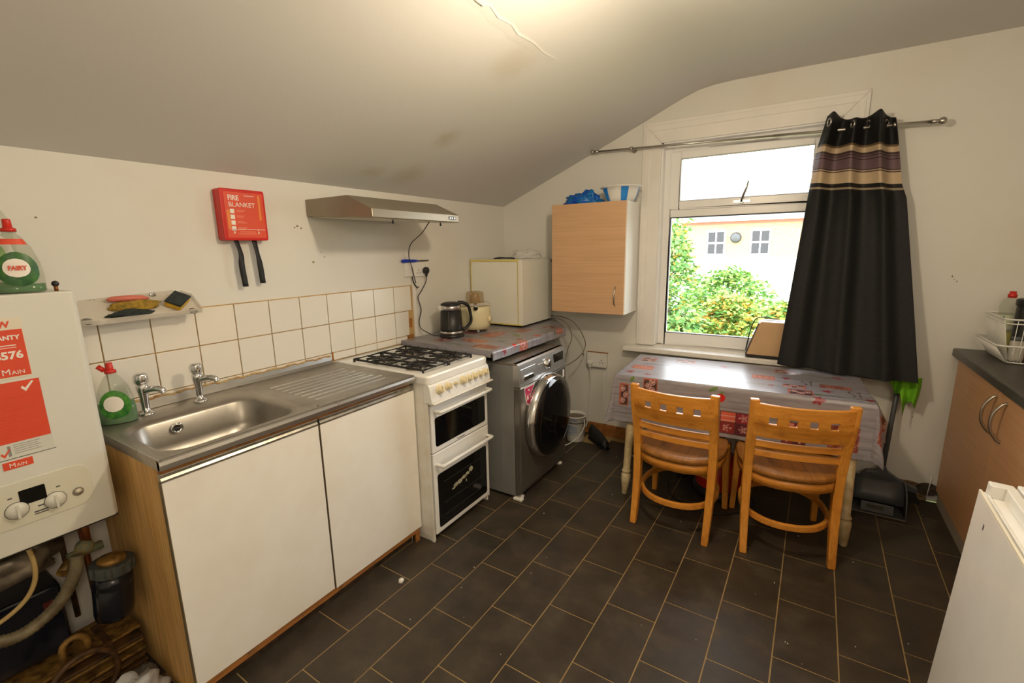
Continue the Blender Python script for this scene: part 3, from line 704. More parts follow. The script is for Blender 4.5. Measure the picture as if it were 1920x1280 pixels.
# overflow and waste
of = MB(); oy, oz = 0.735, ZT-0.045; ox = BX0+0.016
of.lathe([(0.021, -0.001), (0.021, 0.004), (0.015, 0.006), (0.013, 0.002)], (ox, oy, oz), 'x', 24); of.build('overflow_ring', M_CHROME, st)
MB().lathe([(0.0, 0.0025), (0.013, 0.0025)], (ox, oy, oz), 'x', 20, cap=False).build('overflow_hole', M_BLACKP, st)
B(ox+0.002, ox+0.0055, oy-0.011, oy+0.011, oz-0.002, oz+0.002).build('overflow_bar', M_CHROME, st)
MB().lathe([(0.022, 0), (0.03, 0.003), (0.022, 0.004), (0.0, 0.001)], (cxs, cys, ZT-0.157), 'z', 24).build('waste', M_CHROME, st)
def tap(name, lab, x, y, hdir):
    t = thing(name, lab, 'tap', (x, y, ZT), group='pair of sink taps')
    MB().lathe([(0.026, 0), (0.026, 0.004), (0.020, 0.009), (0.013, 0.013), (0.0125, 0.03), (0.014, 0.07), (0.019, 0.10), (0.0205, 0.112), (0.016, 0.118), (0.011, 0.122)], (x, y, ZT+0.0005), n=24).build('body', M_CHROME, t)
    d = Vector((0.86, 0.5, 0)).normalized(); o = Vector((x, y, ZT+0.088))
    MB().tube(spline([o, o+d*0.025+Vector((0, 0, 0.010)), o+d*0.055+Vector((0, 0, 0.014)), o+d*0.075+Vector((0, 0, 0.010)), o+d*0.083+Vector((0, 0, -0.004))], 5), [0.012]*12+[0.0115]*5+[0.0105]*4, 14).build('spout', M_CHROME, t)
    h = MB(); pts = []
    prof = [(0.012, 0.116), (0.0185, 0.121), (0.0225, 0.128), (0.0235, 0.142), (0.0225, 0.155), (0.018, 0.161), (0.0, 0.162)]
    n = 40; vs = []
    for (r, z) in prof:
        for k in range(n):
            a = 2*PI*k/n; rr = r*(1-0.10*(0.5+0.5*math.cos(a*8))) if 0.118 < z < 0.158 else r
            vs.append((x+rr*math.cos(a), y+rr*math.sin(a), ZT+z))
    h.add(vs, [(i*n+k, i*n+(k+1) % n, (i+1)*n+(k+1) % n, (i+1)*n+k) for i in range(len(prof)-1) for k in range(n)], 0, True)
    h.build('handle', M_CHROME, t)
    return t
tap('tap', 'chrome pillar tap with fluted handle, nearer the boiler', -2.098, 0.693, 0)
tap('tap', 'chrome pillar tap with fluted handle, nearer the drainer', -2.085, 0.878, 0)

# ------------------------------------------------------------------ gas cooker
CX0, CX1, CY0, CY1 = -2.17, -1.498, 1.618, 2.118
ck = thing('gas_cooker', 'white freestanding gas cooker with four burners and two oven doors', 'cooker', ((CX0+CX1)/2, (CY0+CY1)/2, 0))
mb = MB(); mb.box(CX0, CX1-0.035, CY0, CY1, 0.03, 0.86); mb.box(CX0+0.01, CX1-0.015, CY0+0.004, CY0+0.016, 0.0, 0.04); mb.box(CX0+0.01, CX1-0.015, CY1-0.016, CY1-0.004, 0.0, 0.04)
mb.box(CX1-0.035, CX1-0.010, CY0, CY0+0.004, 0.0, 0.76); mb.box(CX1-0.035, CX1-0.006, CY1-0.012, CY1, 0.03, 0.76)
mb.build('body', M_ENAMEL_D, ck, bevel=0.002)
B(CX1-0.055, CX1-0.045, CY0+0.016, CY1-0.016, 0.002, 0.06).build('kick_plate', M_BLACKP, ck)
B(CX1-0.034, CX1-0.028, CY0+0.012, CY1-0.012, 0.04, 0.76).build('inner_front', M_BLACKP, ck)
# hob: raised rim with a sunk tray
hr = [(CX0, CY0), (CX1+0.002, CY0), (CX1+0.002, CY1), (CX0, CY1)]
mb = MB()
hp = rrect((CX0+CX1)/2, (CY0+CY1)/2, (CX1-CX0)/2+0.004, (CY1-CY0)/2+0.003, 0.022, 4)
ip = rrect((CX0+CX1)/2-0.008, (CY0+CY1)/2, (CX1-CX0)/2-0.045, (CY1-CY0)/2-0.030, 0.022, 4)
ip2 = rrect((CX0+CX1)/2-0.008, (CY0+CY1)/2, (CX1-CX0)/2-0.053, (CY1-CY0)/2-0.038, 0.02, 4)
n = len(hp); hp_in = [((x-(CX0+CX1)/2)*0.985+(CX0+CX1)/2, (y-(CY0+CY1)/2)*0.98+(CY0+CY1)/2) for x, y in hp]
R4 = [[(x, y, 0.858) for x, y in hp], [(x, y, 0.892) for x, y in hp], [(x, y, 0.901) for x, y in hp_in], [(x, y, 0.902) for x, y in ip], [(x, y, 0.890) for x, y in ip2]]
mb.add([p for r_ in R4 for p in r_], [(i*n+k, i*n+(k+1) % n, (i+1)*n+(k+1) % n, (i+1)*n+k) for i in range(4) for k in range(n)], 0, False)
mb.add(R4[4], [tuple(range(n))]); mb.add(R4[0], [tuple(range(n))[::-1]])
mb.build('hob_top', M_ENAMEL, ck, bevel=0.002)
# burners
hxc, hyc = -1.822, 1.868
bs = [(-1.955, 1.765, 0.036), (-1.955, 1.985, 0.048), (-1.690, 1.765, 0.048), (-1.690, 1.985, 0.036)]
for (bx, by, br) in bs:
    bn = MB().lathe([(br*1.15, 0.889), (br*1.15, 0.894), (br*0.9, 0.896), (br*0.85, 0.905), (br*0.65, 0.908)], (bx, by, 0), n=28).build('burner', M_SATIN, ck)
    MB().lathe([(br*0.80, 0.908), (br*0.82, 0.913), (br*0.75, 0.917), (0, 0.918)], (bx, by, -0.006), n=28).build('burner_cap', M_IRON, bn)
    MB().lathe([(0.045+br*0.5, 0.8902), (br*1.2, 0.8906)], (bx, by, 0), n=28, cap=False).build('burnt_ring', mk('burnt_ring', srgb(96, 78, 48), 0.5, color2=srgb(180, 160, 120), vscale=40), bn)
for sgn in (0, 1):
    y0, y1 = (CY0+0.050, hyc-0.004) if sgn == 0 else (hyc+0.004, CY1-0.050)
    x0, x1 = CX0+0.085, CX1-0.075; z = 0.911; R = 0.0062
    ps = D.objects.new('x', None) if False else None
    mb = MB(); mb.tube([(x0, y0, z), (x1, y0, z), (x1, y1, z), (x0, y1, z)], R, 6, closed=True)
    for (x, y) in ((x0, y0), (x1, y0), (x1, y1), (x0, y1)): mb.cyl((x, y, 0.889), (x, y, z+0.004), 0.006, n=8)
    for i in range(7):
        xx = x0+(x1-x0)*(i+0.5)/7
        for yy in (y0, y1): mb.cyl((xx, yy, z), (xx, yy, z+0.010), 0.008, 0.004, 6)
    mb.cyl(((x0+x1)/2, y0, z), ((x0+x1)/2, y1, z), R, n=6)
    for (bx, by, br) in bs:
        if not (y0 < by < y1): continue
        mb.tube([(bx+math.cos(a*PI/8+PI/8)*0.055, by+math.sin(a*PI/8+PI/8)*0.055, z) for a in range(16)], R*0.9, 6, closed=True)
        for a in (PI/4, 3*PI/4, 5*PI/4, 7*PI/4):
            mb.cyl((bx+math.cos(a)*0.022, by+math.sin(a)*0.022, z+0.004), (bx+math.cos(a)*0.10, by+math.sin(a)*0.10*0.86, z), R, n=6)
        for (dx, dy) in ((1, 0), (-1, 0), (0, 1), (0, -1)):
            ex = (x1 if dx > 0 else x0) if dx else bx; ey = (y1 if dy > 0 else y0) if dy else by
            if dx and ((dx > 0) == (bx < (x0+x1)/2)): ex = (x0+x1)/2
            mb.cyl((bx+dx*0.055, by+dy*0.055, z), (ex, ey, z), R, n=6)
    mb.build('pan_support', M_IRON, ck)
# control panel with rounded lower lip
pr = [(CX1-0.035, 0.858), (CX1-0.002, 0.858), (CX1+0.008, 0.848), (CX1+0.016, 0.80), (CX1+0.020, 0.772), (CX1+0.016, 0.762), (CX1-0.035, 0.760)]
fascia = MB().prism(pr, 'y', CY0-0.001, CY1+0.001).build('control_panel', M_ENAMEL, ck, bevel=0.003)
MB().prism([(CX1-0.01, 0.752), (CX1+0.030, 0.756), (CX1+0.034, 0.761), (CX1+0.028, 0.765), (CX1-0.01, 0.764)], 'y', CY0+0.004, CY1+0.014).build('heat_deflector', M_ENAMEL_D, ck, bevel=0.002)
nx = Vector((0.978, 0, 0.21)).normalized(); up = Vector((-0.21, 0, 0.978))
for (ky, kr) in ((1.682, 0.023), (1.748, 0.020), (1.808, 0.010), (1.872, 0.023), (1.922, 0.019), (1.972, 0.019), (2.022, 0.018), (2.072, 0.020)):
    c = Vector((CX1+0.0125, ky, 0.822)); q = nx.to_track_quat('Z', 'Y').to_matrix()
    k = MB().lathe([(kr*1.05, 0), (kr*1.05, 0.004), (kr*0.82, 0.007), (kr*0.74, 0.022), (kr*0.6, 0.025), (0, 0.0255)], c, n=24, rot=q)
    if kr > 0.012:
        st_ = len(k.v); k.box(-0.004, 0.004, -kr*0.72, kr*0.72, 0.02, 0.032); k.xf(Matrix.Translation(c) @ q.to_4x4(), st_)
    kb = k.build('knob' if kr > 0.012 else 'ignition_button', M_KNOB, ck, bevel=0.001)
def oven_door(z0, z1, gz0, gz1, hz, nm):
    d = MB().box(CX1-0.028, CX1-0.004, CY0+0.013, CY1-0.002, z0, z1).build(nm, M_ENAMEL, ck, bevel=0.004)
    g = MB(); g.prism(rrect((CY0+CY1)/2+0.004, (gz0+gz1)/2, (CY1-CY0)/2-0.034, (gz1-gz0)/2, 0.014, 4), 'x', CX1-0.006, CX1-0.0025); g.build('door_glass', M_BGLASS, d)
    h = MB(); hy0, hy1 = CY0+0.035, CY1-0.012
    h.tube(spline([(CX1-0.006, hy0+0.004, hz), (CX1+0.026, hy0+0.006, hz), (CX1+0.036, hy0+0.025, hz), (CX1+0.036, (hy0+hy1)/2, hz), (CX1+0.036, hy1-0.025, hz), (CX1+0.026, hy1-0.006, hz), (CX1-0.006, hy1-0.004, hz)], 6), 0.0095, 12)
    h.build('handle', M_WHITEP, d)
    return d
gd = oven_door(0.492, 0.744, 0.520, 0.675, 0.712, 'grill_door')
od = oven_door(0.040, 0.486, 0.068, 0.368, 0.424, 'oven_door')
t = text_mb('Hotpoint', 0.013, frame((CX1-0.0035, 1.845, 0.500), (0, 1, 0), (0, 0, 1))); t.box(CX1-0.0038, CX1-0.003, 1.829, 1.837, 0.501, 0.509); t.build('lettering', M_DP, gd)
# torn sticker remains on the oven glass
sk = MB(); rs = random.Random(5)
for (y, z, w, h) in ((1.800, 0.250, 0.030, 0.022), (1.835, 0.256, 0.034, 0.026), (1.872, 0.264, 0.036, 0.022), (1.905, 0.272, 0.030, 0.018), (1.935, 0.284, 0.028, 0.030), (1.780, 0.238, 0.022, 0.010), (1.89, 0.236, 0.006, 0.018)):
    pts = [(y+math.cos(a)*w*rs.uniform(0.6, 0.75)*(1 if abs(math.cos(a)) > .5 else .9), z+math.sin(a)*h*rs.uniform(0.4, 0.6)) for a in [2*PI*i/9 for i in range(9)]]
    sk.prism(pts, 'x', CX1-0.0026, CX1-0.0018)
sk.build('torn_sticker', mk('torn_paper', srgb(196, 192, 160), 0.8, color2=srgb(120, 120, 96), vscale=60), od)
rk = MB()
for zz in (0.12, 0.19, 0.31): 
    rk.box(CX1-0.0026, CX1-0.0021, 1.70, 2.04, zz, zz+0.0012)
rk.build('shelf_line', M_GREYP, od)
# ------------------------------------------------------------------ washing machine
WXF, WYA, WYB, WH = -1.325, 2.196, 2.808, 0.852
wm = thing('washing_machine', 'graphite grey front loading washing machine with big round black door', 'washing machine', (-1.60, 2.50, 0))
MB().box(-1.885, WXF-0.045, WYA, WYB, 0.02, WH-0.012).build('body', M_WASH, wm, bevel=0.004)
# pressed side outline
sp = rrect(-1.66, 0.44, 0.20, 0.345, 0.03, 5)
MB().tube([(x, WYA-0.0005, z) for x, z in sp], 0.0022, 4, closed=True).build('side_pressing', M_WASH, wm)
B(-1.885, WXF-0.02, WYA, WYB, WH-0.012, WH).build('top_panel', mk('washer_top', (0.20, 0.17, 0.13), 0.3, 0.4), wm, bevel=0.004)
B(-1.78, -1.70, 2.44, 2.62, WH, WH+0.0012).build('paper_note', M_CARD, wm)
fr = MB(); fr.prism([(WXF-0.045, 0.03), (WXF-0.010, 0.03), (WXF, 0.06), (WXF, 0.708), (WXF-0.045, 0.708)], 'y', WYA+0.001, WYB-0.001)
fr.build('front_panel', mk('washer_front', (0.20, 0.185, 0.16), 0.27, 0.6, var=0.1), wm, bevel=0.006)
cp = MB(); cp.prism([(WXF-0.05, 0.712), (WXF+0.001, 0.712), (WXF-0.002, 0.730), (WXF-0.013, 0.842), (WXF-0.022, WH), (WXF-0.05, WH)], 'y', WYA+0.001, WYB-0.001)
cp.build('control_panel', M_WASHL, wm, bevel=0.003)
MB().tube([(WXF+0.001, WYA+0.002, 0.709), (WXF+0.002, WYB-0.002, 0.709)], 0.0028, 6).build('chrome_line', M_CHROME, wm)
nw = Vector((0.994, 0, 0.11)).normalized(); qw = nw.to_track_quat('Z', 'Y').to_matrix()
MB().lathe([(0.036, 0), (0.036, 0.003), (0.030, 0.006), (0.027, 0.022), (0.020, 0.024), (0, 0.022)], (WXF-0.0085, 2.545, 0.783), n=32, rot=qw).build('dial', M_CHROME, wm)
B(WXF-0.012, WXF-0.0055, 2.640, 2.775, 0.745, 0.822).build('display', M_BGLASS, wm)
dwr = MB().prism([(WXF-0.01, 0.735), (WXF+0.001, 0.735), (WXF-0.009, 0.815), (WXF-0.02, 0.815)], 'y', WYA+0.02, 2.395).build('detergent_drawer', M_WASHL, wm, bevel=0.003)
MB().prism(rrect(2.300, 0.757, 0.058, 0.014, 0.012, 5), 'x', WXF-0.004, WXF+0.004).build('drawer_grip', M_CHROME, dwr, bevel=0.002)
for y, z in ((2.44, 0.80), (2.465, 0.80), (2.49, 0.80), (2.60, 0.755), (2.62, 0.755)): B(WXF-0.012, WXF-0.006, y-0.007, y+0.007, z-0.002, z+0.002).build('mark', M_WP, wm)
dc = (2.515, 0.455)
dr_ = MB().lathe([(0.268, 0.0), (0.272, 0.018), (0.268, 0.040), (0.258, 0.056), (0.250, 0.060)], (WXF-0.001, dc[0], dc[1]), 'x', 64).build('door_ring', M_CHROME, wm)
MB().lathe([(0.254, 0.050), (0.251, 0.061), (0.21, 0.074), (0.12, 0.086), (0.0, 0.09)], (WXF-0.001, dc[0], dc[1]), 'x', 64).build('door_glass', M_BGLASS, wm)
hd = MB(); hd.lathe([(0.246, 0.0565), (0.256, 0.053)], (WXF, dc[0], dc[1]), 'x', 64, cap=False)
# sticker left of the door
sp = [(2.243, 0.700), (2.370, 0.700), (2.318, 0.640), (2.294, 0.590), (2.276, 0.585), (2.262, 0.610), (2.252, 0.65)]
stc = MB().prism(sp, 'x', WXF+0.0002, WXF+0.0010).build('sticker', mk('white_sticker', (0.8, 0.76, 0.72), 0.4), wm)
c_ = (2.29, 0.655)
MB().prism([((y-c_[0])*0.86+c_[0], (z-c_[1])*0.88+c_[1]) for y, z in sp], 'x', WXF+0.0010, WXF+0.0014).build('magenta_field', mk('magenta_print', srgb(186, 24, 84), 0.4), stc)
tt = text_mb('A', 0.040, frame((WXF+0.0016, 2.268, 0.618), (0, 1, 0), (0, 0, 1)), bold=0.001); tt2 = text_mb('+++', 0.016, frame((WXF+0.0016, 2.294, 0.640), (0, 1, 0), (0, 0, 1)))
tt3 = text_mb('8kg', 0.016, frame((WXF+0.0016, 2.285, 0.672), (0, 1, 0), (0, 0, 1)))
for q in (tt2, tt3): tt.add(q.v, q.f)
tt.build('lettering', M_WP, stc)
B(WXF+0.0002, WXF+0.001, 2.757, 2.783, 0.640, 0.692).build('energy_label', M_WP, wm)
for y in (WYA+0.04, WYB-0.04):
    for x in (-1.86, WXF-0.03): MB().lathe([(0.022, 0), (0.022, 0.012), (0.012, 0.014), (0.012, 0.022)], (x, y, 0), n=14).build('foot', M_WHITEP, wm)
MB().box(WXF-0.055, WXF+0.006, WYA-0.012, WYA+0.02, 0.0, 0.016).build('corner_block', mk('white_polystyrene', (0.8, 0.78, 0.7), 0.8), wm, bevel=0.004)
MB().lathe([(0.0, 0.0), (0.028, 0.002)], (WXF+0.0005, 2.70, 0.22), 'x', 20, sx=0.7, sy=1.6).build('round_sticker', M_CARD, wm)

# ------------------------------------------------------------------ cloth printing (flat print stored per point)
random.seed(11)
GREY = srgb(156, 152, 158); GR2 = srgb(122, 118, 126); BRN = srgb(74, 48, 44); ORG = srgb(172, 92, 70); PNK = srgb(206, 158, 150); RED = srgb(140, 38, 46); GRN = srgb(96, 126, 66); OLV = srgb(84, 96, 62); DRK = srgb(58, 40, 42)
def base_col(u, v):
    pl = v % 0.115
    n = noise.noise(Vector((u*6, v*70, 0.3)))*0.5+noise.noise(Vector((u*25, v*220, 1.3)))*0.35
    k = 0.5+1.1*n; c = [GREY[i]*k+GR2[i]*(1-k) for i in range(3)]
    if pl < 0.003: c = [x*0.62 for x in c]
    return c
def motif(kind, du, dv, w, h, seed):
    # du,dv in -0.5..0.5 of the motif box
    if kind in ('frame', 'orange'):
        if abs(du) > 0.5 or abs(dv) > 0.5: return None
        bw = 0.007
        if (0.5-abs(du))*w < bw or (0.5-abs(dv))*h < bw: return ORG
        x, y = du*w, dv*h; L = w if w > h else h; k = 3
        for i in range(k):
            cx = (-0.5+(i+0.5)/k)*L*0.8; cy = 0.012*(1 if (i+seed) % 2 else -1)
            px, py = (x-cx, y-cy) if w > h else (x-cy, y-cx)
            d = math.hypot(px, py)
            if d < 0.008: return PNK if kind == 'frame' else RED
            if 0.012 < d < 0.017: return PNK
        return BRN if kind == 'frame' else ORG
    if kind == 'grid':
        if abs(du) > 0.5 or abs(dv) > 0.5: return None
        if min((0.5-abs(du))*w, (0.5-abs(dv))*h) < 0.005 or abs(du)*w < 0.003 or abs(dv)*h < 0.003: return BRN
        q = (du > 0, dv > 0)
        x = (abs(du)-0.25)*w; y = (abs(dv)-0.25)*h; r = math.hypot(x, y); a = math.atan2(y, x)
        bgc = {(False, True): srgb(206, 96, 74), (True, True): srgb(140, 40, 56), (False, False): srgb(132, 44, 44), (True, False): srgb(92, 34, 46)}[q]
        if q == (False, True): return PNK if abs((y*160) % 1-0.5) < 0.14 else bgc
        if 0.010 < r+0.006*math.cos(5*a+seed) < 0.016 or r < 0.005: return PNK
        return bgc
    if kind == 'text':
        if abs(du) > 0.5 or abs(dv) > 0.5: return None
        x, y = du*w, dv*h
        if (int(math.floor(x/0.011))*7+int(math.floor(y/0.014))*5+seed) % 4 and abs((y/0.014) % 1-0.5) < 0.33 and abs((x/0.011) % 1-0.5) < 0.36:
            return srgb(196, 150, 140) if (int(math.floor(x/0.011))+int(math.floor(y/0.014))) % 2 else ORG
        return srgb(122, 60, 50)
    if kind == 'star':
        a = math.atan2(dv*h, du*w); r = math.hypot(du*w, dv*h)
        return RED if r < w*0.5*(0.45+0.55*abs(math.cos(a*2.5+seed))**2) else None
    if kind == 'apple':
        if math.hypot(du, dv*1.1) < 0.46: return srgb(196, 24, 26)
        if du > -0.1 and du < 0.25 and 0.42 < dv < 0.62: return GRN
        return None
    if kind == 'leaf':
        a = seed*0.7; x = du*math.cos(a)+dv*math.sin(a); y = -du*math.sin(a)+dv*math.cos(a)
        if (x/0.5)**2+(y/0.22)**2 < 1: return OLV if abs(y) < 0.03 else GRN
        return None
    if kind == 'lime':
        if math.hypot(du, dv*1.25) < 0.46: return srgb(126, 176, 44) if math.hypot(du-0.12, dv-0.1) > 0.16 else srgb(200, 220, 160)
        return None
    if kind == 'cutlery':
        x, y = du*w, dv*h
        if abs(x+0.015+0.01*math.sin(y*60)) < 0.003 and abs(dv) < 0.45: return DRK
        if abs(x-0.018) < 0.003 and dv < 0.2 and dv > -0.45: return DRK
        if math.hypot(x-0.018, y-0.35*h) < 0.009: return DRK
        return None
    if kind == 'stem':
        x, y = du*w, dv*h
        for k in (-1, 0, 1):
            if abs(y-k*0.018*math.sin(x*9+k)-k*0.009) < 0.0022: return OLV if k else DRK
        return None
def paint(u, v, motifs):
    for (k, cu, cv, w, h, sd) in motifs:
        if abs(u-cu) < w*0.75 and abs(v-cv) < h*0.75:
            c = motif(k, (u-cu)/w, (v-cv)/h, w, h, sd)
            if c: return c
    return base_col(u, v)
def cloth_mat():
    s = NT('printed_vinyl_cloth'); a = s.add('ShaderNodeVertexColor'); a.layer_name = 'print'
    s.set(Base_Color=a.outputs[0], Roughness=0.30, Specular_IOR_Level=0.55); s.bump(s.noise(s.coord(), 7, 3), 0.15, 0.01); MATS['cloth'] = s.m; return s.m
M_CLOTH = cloth_mat()
def paint_mesh(o, uvs, motifs):
    ca = o.data.color_attributes.new(name='print', type='FLOAT_COLOR', domain='POINT'); buf = []
    for (u, v) in uvs: buf += [*paint(u, v, motifs), 1.0]
    ca.data.foreach_set('color', buf)

# ------------------------------------------------------------------ worktop board and its cloth
bd = [(XW+0.011, 2.135), (-1.470, 2.135), (-1.455, 3.06), (-1.500, 3.14), (-1.70, 3.395), (XW+0.011, 3.400)]
wb = MB(); wb.prism(bd, 'z', 0.888, 0.924)
wb = tag(wb.build('worktop_board', mk('dark_board', srgb(70, 62, 56), 0.6), bevel=0.002), 'narrow worktop board behind the cooker, over the washing machine', 'worktop')
bt = MB(); bt.box(XW+0.011, XW+0.035, 2.16, 3.39, 0.0, 0.888); bt.box(-1.93, -1.90, 2.86, 3.38, 0.0, 0.888)
bt.build('support_panel', M_CWHITE, wb)
def bx(y):  # front x of the board along y
    if y < 3.06: return -1.470+0.015*(y-2.135)/0.925
    if y < 3.14: return -1.455-0.045*(y-3.06)/0.08
    return -1.50-0.20*(y-3.14)/0.255
uvs = []; vs = []; NA, NB = 150, 210
for j in range(NB+1):
    y = 2.130+(3.392-2.130)*(j-8)/(NB-8); drop = 0.0; 
    if j < 8: drop = (8-j)*0.0045; y = 2.130
    xf = bx(y)+0.004; Wd = xf-(XW+0.011); tot = Wd+0.058
    for i in range(NA+1):
        t_ = tot*i/NA; u = t_; z = 0.9255+0.0016*noise.noise(Vector((t_*9, y*9, 0)))-drop; x = XW+0.011+t_
        if t_ > Wd-0.010:
            e = t_-(Wd-0.010); a = min(e/0.016, PI/2)
            x = xf-0.010+0.012*math.sin(a)+0.003*math.sin(y*31)*min(1, e*20); z = 0.9255-0.012*(1-math.cos(a))-max(0, e-0.016*PI/2)-drop*0.3
        vs.append((x, y, z)); uvs.append((t_, y-2.13-drop))
mb = MB(); mb.add(vs, [(j*(NA+1)+i, j*(NA+1)+i+1, (j+1)*(NA+1)+i+1, (j+1)*(NA+1)+i) for j in range(NB) for i in range(NA)], 0, True)
mot = [('text', 0.60, 0.10, 0.17, 0.09, 1), ('apple', 0.72, 0.24, 0.05, 0.05, 0), ('orange', 0.45, 0.22, 0.14, 0.09, 1), ('leaf', 0.60, 0.30, 0.09, 0.05, 1), ('star', 0.66, 0.40, 0.06, 0.06, 0), ('orange', 0.42, 0.44, 0.12, 0.16, 2), ('stem', 0.30, 0.30, 0.20, 0.05, 0),
       ('frame', 0.22, 0.16, 0.08, 0.14, 0), ('leaf', 0.55, 0.52, 0.10, 0.06, 3), ('apple', 0.70, 0.56, 0.05, 0.05, 0), ('text', 0.52, 0.68, 0.10, 0.16, 2), ('stem', 0.68, 0.74, 0.09, 0.16, 0), ('frame', 0.63, 0.90, 0.13, 0.09, 1), ('leaf', 0.66, 1.06, 0.10, 0.06, 2), ('cutlery', 0.12, 0.45, 0.1, 0.13, 0), ('star', 0.74, 0.12, 0.05, 0.05, 1), ('orange', 0.74, 0.84, 0.05, 0.1, 0)]
rm_ = random.Random(21); mot += [(rm_.choice(['frame', 'leaf', 'star', 'orange', 'stem', 'grid', 'cutlery']), rm_.uniform(0.15, 0.74), 0.08+i*0.052, rm_.uniform(0.06, 0.12), rm_.uniform(0.05, 0.10), i) for i in range(22)]
wc = mb.build('worktop_cloth', M_CLOTH, doubles=False); paint_mesh(wc, uvs, mot)
md = wc.modifiers.new('s', 'SOLIDIFY'); md.thickness = 0.0012; md.offset = 1
tag(wc, 'grey printed vinyl cloth covering the narrow worktop behind the cooker', 'tablecloth')

# ------------------------------------------------------------------ kettle, food processor, mini fridge
kx, ky, kz = -1.985, 2.405, 0.9285
kt = thing('kettle', 'black electric kettle with steel bands standing behind the cooker', 'kettle', (kx, ky, kz))
MB().lathe([(0.082, 0), (0.084, 0.006), (0.078, 0.018), (0.070, 0.020)], (kx, ky, kz), n=36).build('power_base', M_BLACKP, kt)
MB().lathe([(0.0765, 0.020), (0.0765, 0.040)], (kx, ky, kz), n=40).build('lower_band', M_CHROME, kt)
MB().lathe([(0.0755, 0.040), (0.0755, 0.05), (0.0690, 0.182)], (kx, ky, kz), n=40).build('body', M_BLACKP, kt)
MB().lathe([(0.0698, 0.182), (0.0680, 0.212)], (kx, ky, kz), n=40).build('upper_band', M_CHROME, kt)
MB().lathe([(0.0685, 0.212), (0.066, 0.221), (0.045, 0.230), (0.02, 0.233), (0, 0.233)], (kx, ky, kz), n=36).build('lid', M_BLACKP, kt)
hd_ = Vector((0.62, 0.785, 0)); o = Vector((kx, ky, kz))
hp_ = spline([o+hd_*0.050+Vector((0, 0, 0.226)), o+hd_*0.085+Vector((0, 0, 0.222)), o+hd_*0.120+Vector((0, 0, 0.200)), o+hd_*0.134+Vector((0, 0, 0.150)), o+hd_*0.137+Vector((0, 0, 0.095)), o+hd_*0.115+Vector((0, 0, 0.062)), o+hd_*0.078+Vector((0, 0, 0.038))], 6)
MB().tube(hp_, [0.016]*12+[0.0135]*(len(hp_)-12), 12, flat=0.75).build('handle', M_BLACKP, kt)
sp_ = MB(); a0 = -hd_; sd_ = Vector((-a0.y, a0.x, 0))
sp_.add([o+a0*0.062+sd_*0.022+Vector((0, 0, .21)), o+a0*0.062-sd_*0.022+Vector((0, 0, .21)), o+a0*0.092+Vector((0, 0, .208)), o+a0*0.066+sd_*0.006+Vector((0, 0, .168)), o+a0*0.066-sd_*0.006+Vector((0, 0, .168))], [(0, 1, 2), (0, 2, 3), (2, 1, 4), (2, 4, 3)])
sp_.build('spout', M_WHITEP, kt)
dm = MB(); vd = Vector((0.45, -0.89, 0)).normalized()
for i in range(14): 
    zz = 0.058+i*0.0088; rr = 0.0755-0.0065*(zz-0.05)/0.132
    dm.sphere(o+vd*rr+Vector((0, 0, zz)), 0.0016, 6, 4)
dm.build('level_dots', M_WP, kt)
cordp = spline([(XW+0.035, 2.378, 1.335), (XW+0.03, 2.372, 1.29), (XW+0.022, 2.335, 1.235), (XW+0.018, 2.302, 1.195), (XW+0.018, 2.315, 1.145), (XW+0.018, 2.325, 1.10), (XW+0.018, 2.300, 1.03), (XW+0.03, 2.300, 0.985), (XW+0.06, 2.325, 0.955), (-2.09, 2.34, 0.936), (-2.06, 2.36, 0.936)], 6)
MB().tube(cordp, 0.0032, 6).build('power_cord', M_BLACKP, kt)
pg = MB().lathe([(0.020, 0.009), (0.023, 0.014), (0.023, 0.03), (0.017, 0.036), (0, 0.037)], (XW+0.012, 2.378, 1.368), 'x', 20, sx=1.0, sy=1.0); pg.cyl((XW+0.034, 2.378, 1.352), (XW+0.034, 2.378, 1.326), 0.012, 0.005, 10)
pg.build('plug', M_BLACKP, kt)

jx, jy, jz = -1.975, 2.665, 0.9285
jc = thing('juice_extractor', 'cream juice extractor with brown see-through top beside the kettle', 'juicer', (jx, jy, jz))
MB().lathe([(0.070, 0.014), (0.098, 0.018), (0.108, 0.05), (0.108, 0.14), (0.104, 0.172), (0.094, 0.180)], (jx, jy, jz), n=40).build('motor_body', mk('cream_plastic', srgb(226, 216, 176), 0.35), jc)
for a in (0.5, 2.2, 3.9, 5.4): MB().cyl((jx+0.075*math.cos(a-1.2), jy+0.075*math.sin(a-1.2), jz), (jx+0.075*math.cos(a-1.2), jy+0.075*math.sin(a-1.2), jz+0.018), 0.009).build('foot', M_WHITEP, jc)
MB().lathe([(0.088, 0.180), (0.108, 0.184), (0.110, 0.190), (0.100, 0.200), (0.075, 0.203)], (jx, jy, jz), n=40).build('collar', M_ACRY, jc)
MB().lathe([(0.066, 0.200), (0.064, 0.262), (0.060, 0.276), (0.040, 0.283), (0, 0.284)], (jx, jy, jz), n=36, cap=False).build('top_cover', M_SMOKE, jc)
MB().lathe([(0.040, 0.200), (0.034, 0.25), (0.018, 0.27), (0, 0.272)], (jx, jy, jz), n=28).build('filter_basket', mk('pulp_brown', srgb(150, 92, 30), 0.5, color2=srgb(90, 52, 18), vscale=40), jc)
d1 = Vector((0.62, -0.78, 0)); o = Vector((jx, jy, jz))
MB().cyl(o+d1*0.085+Vector((0, 0, 0.200)), o+d1*0.132+Vector((0, 0, 0.172)), 0.013, 0.016).build('juice_spout', M_CHROME, jc)
MB().cyl(o+d1*0.128+Vector((0, 0, 0.1745)), o+d1*0.1335+Vector((0, 0, 0.171)), 0.0145).build('spout_mouth', M_BLACKP, jc)
d2 = Vector((0.98, 0.2, 0)); 
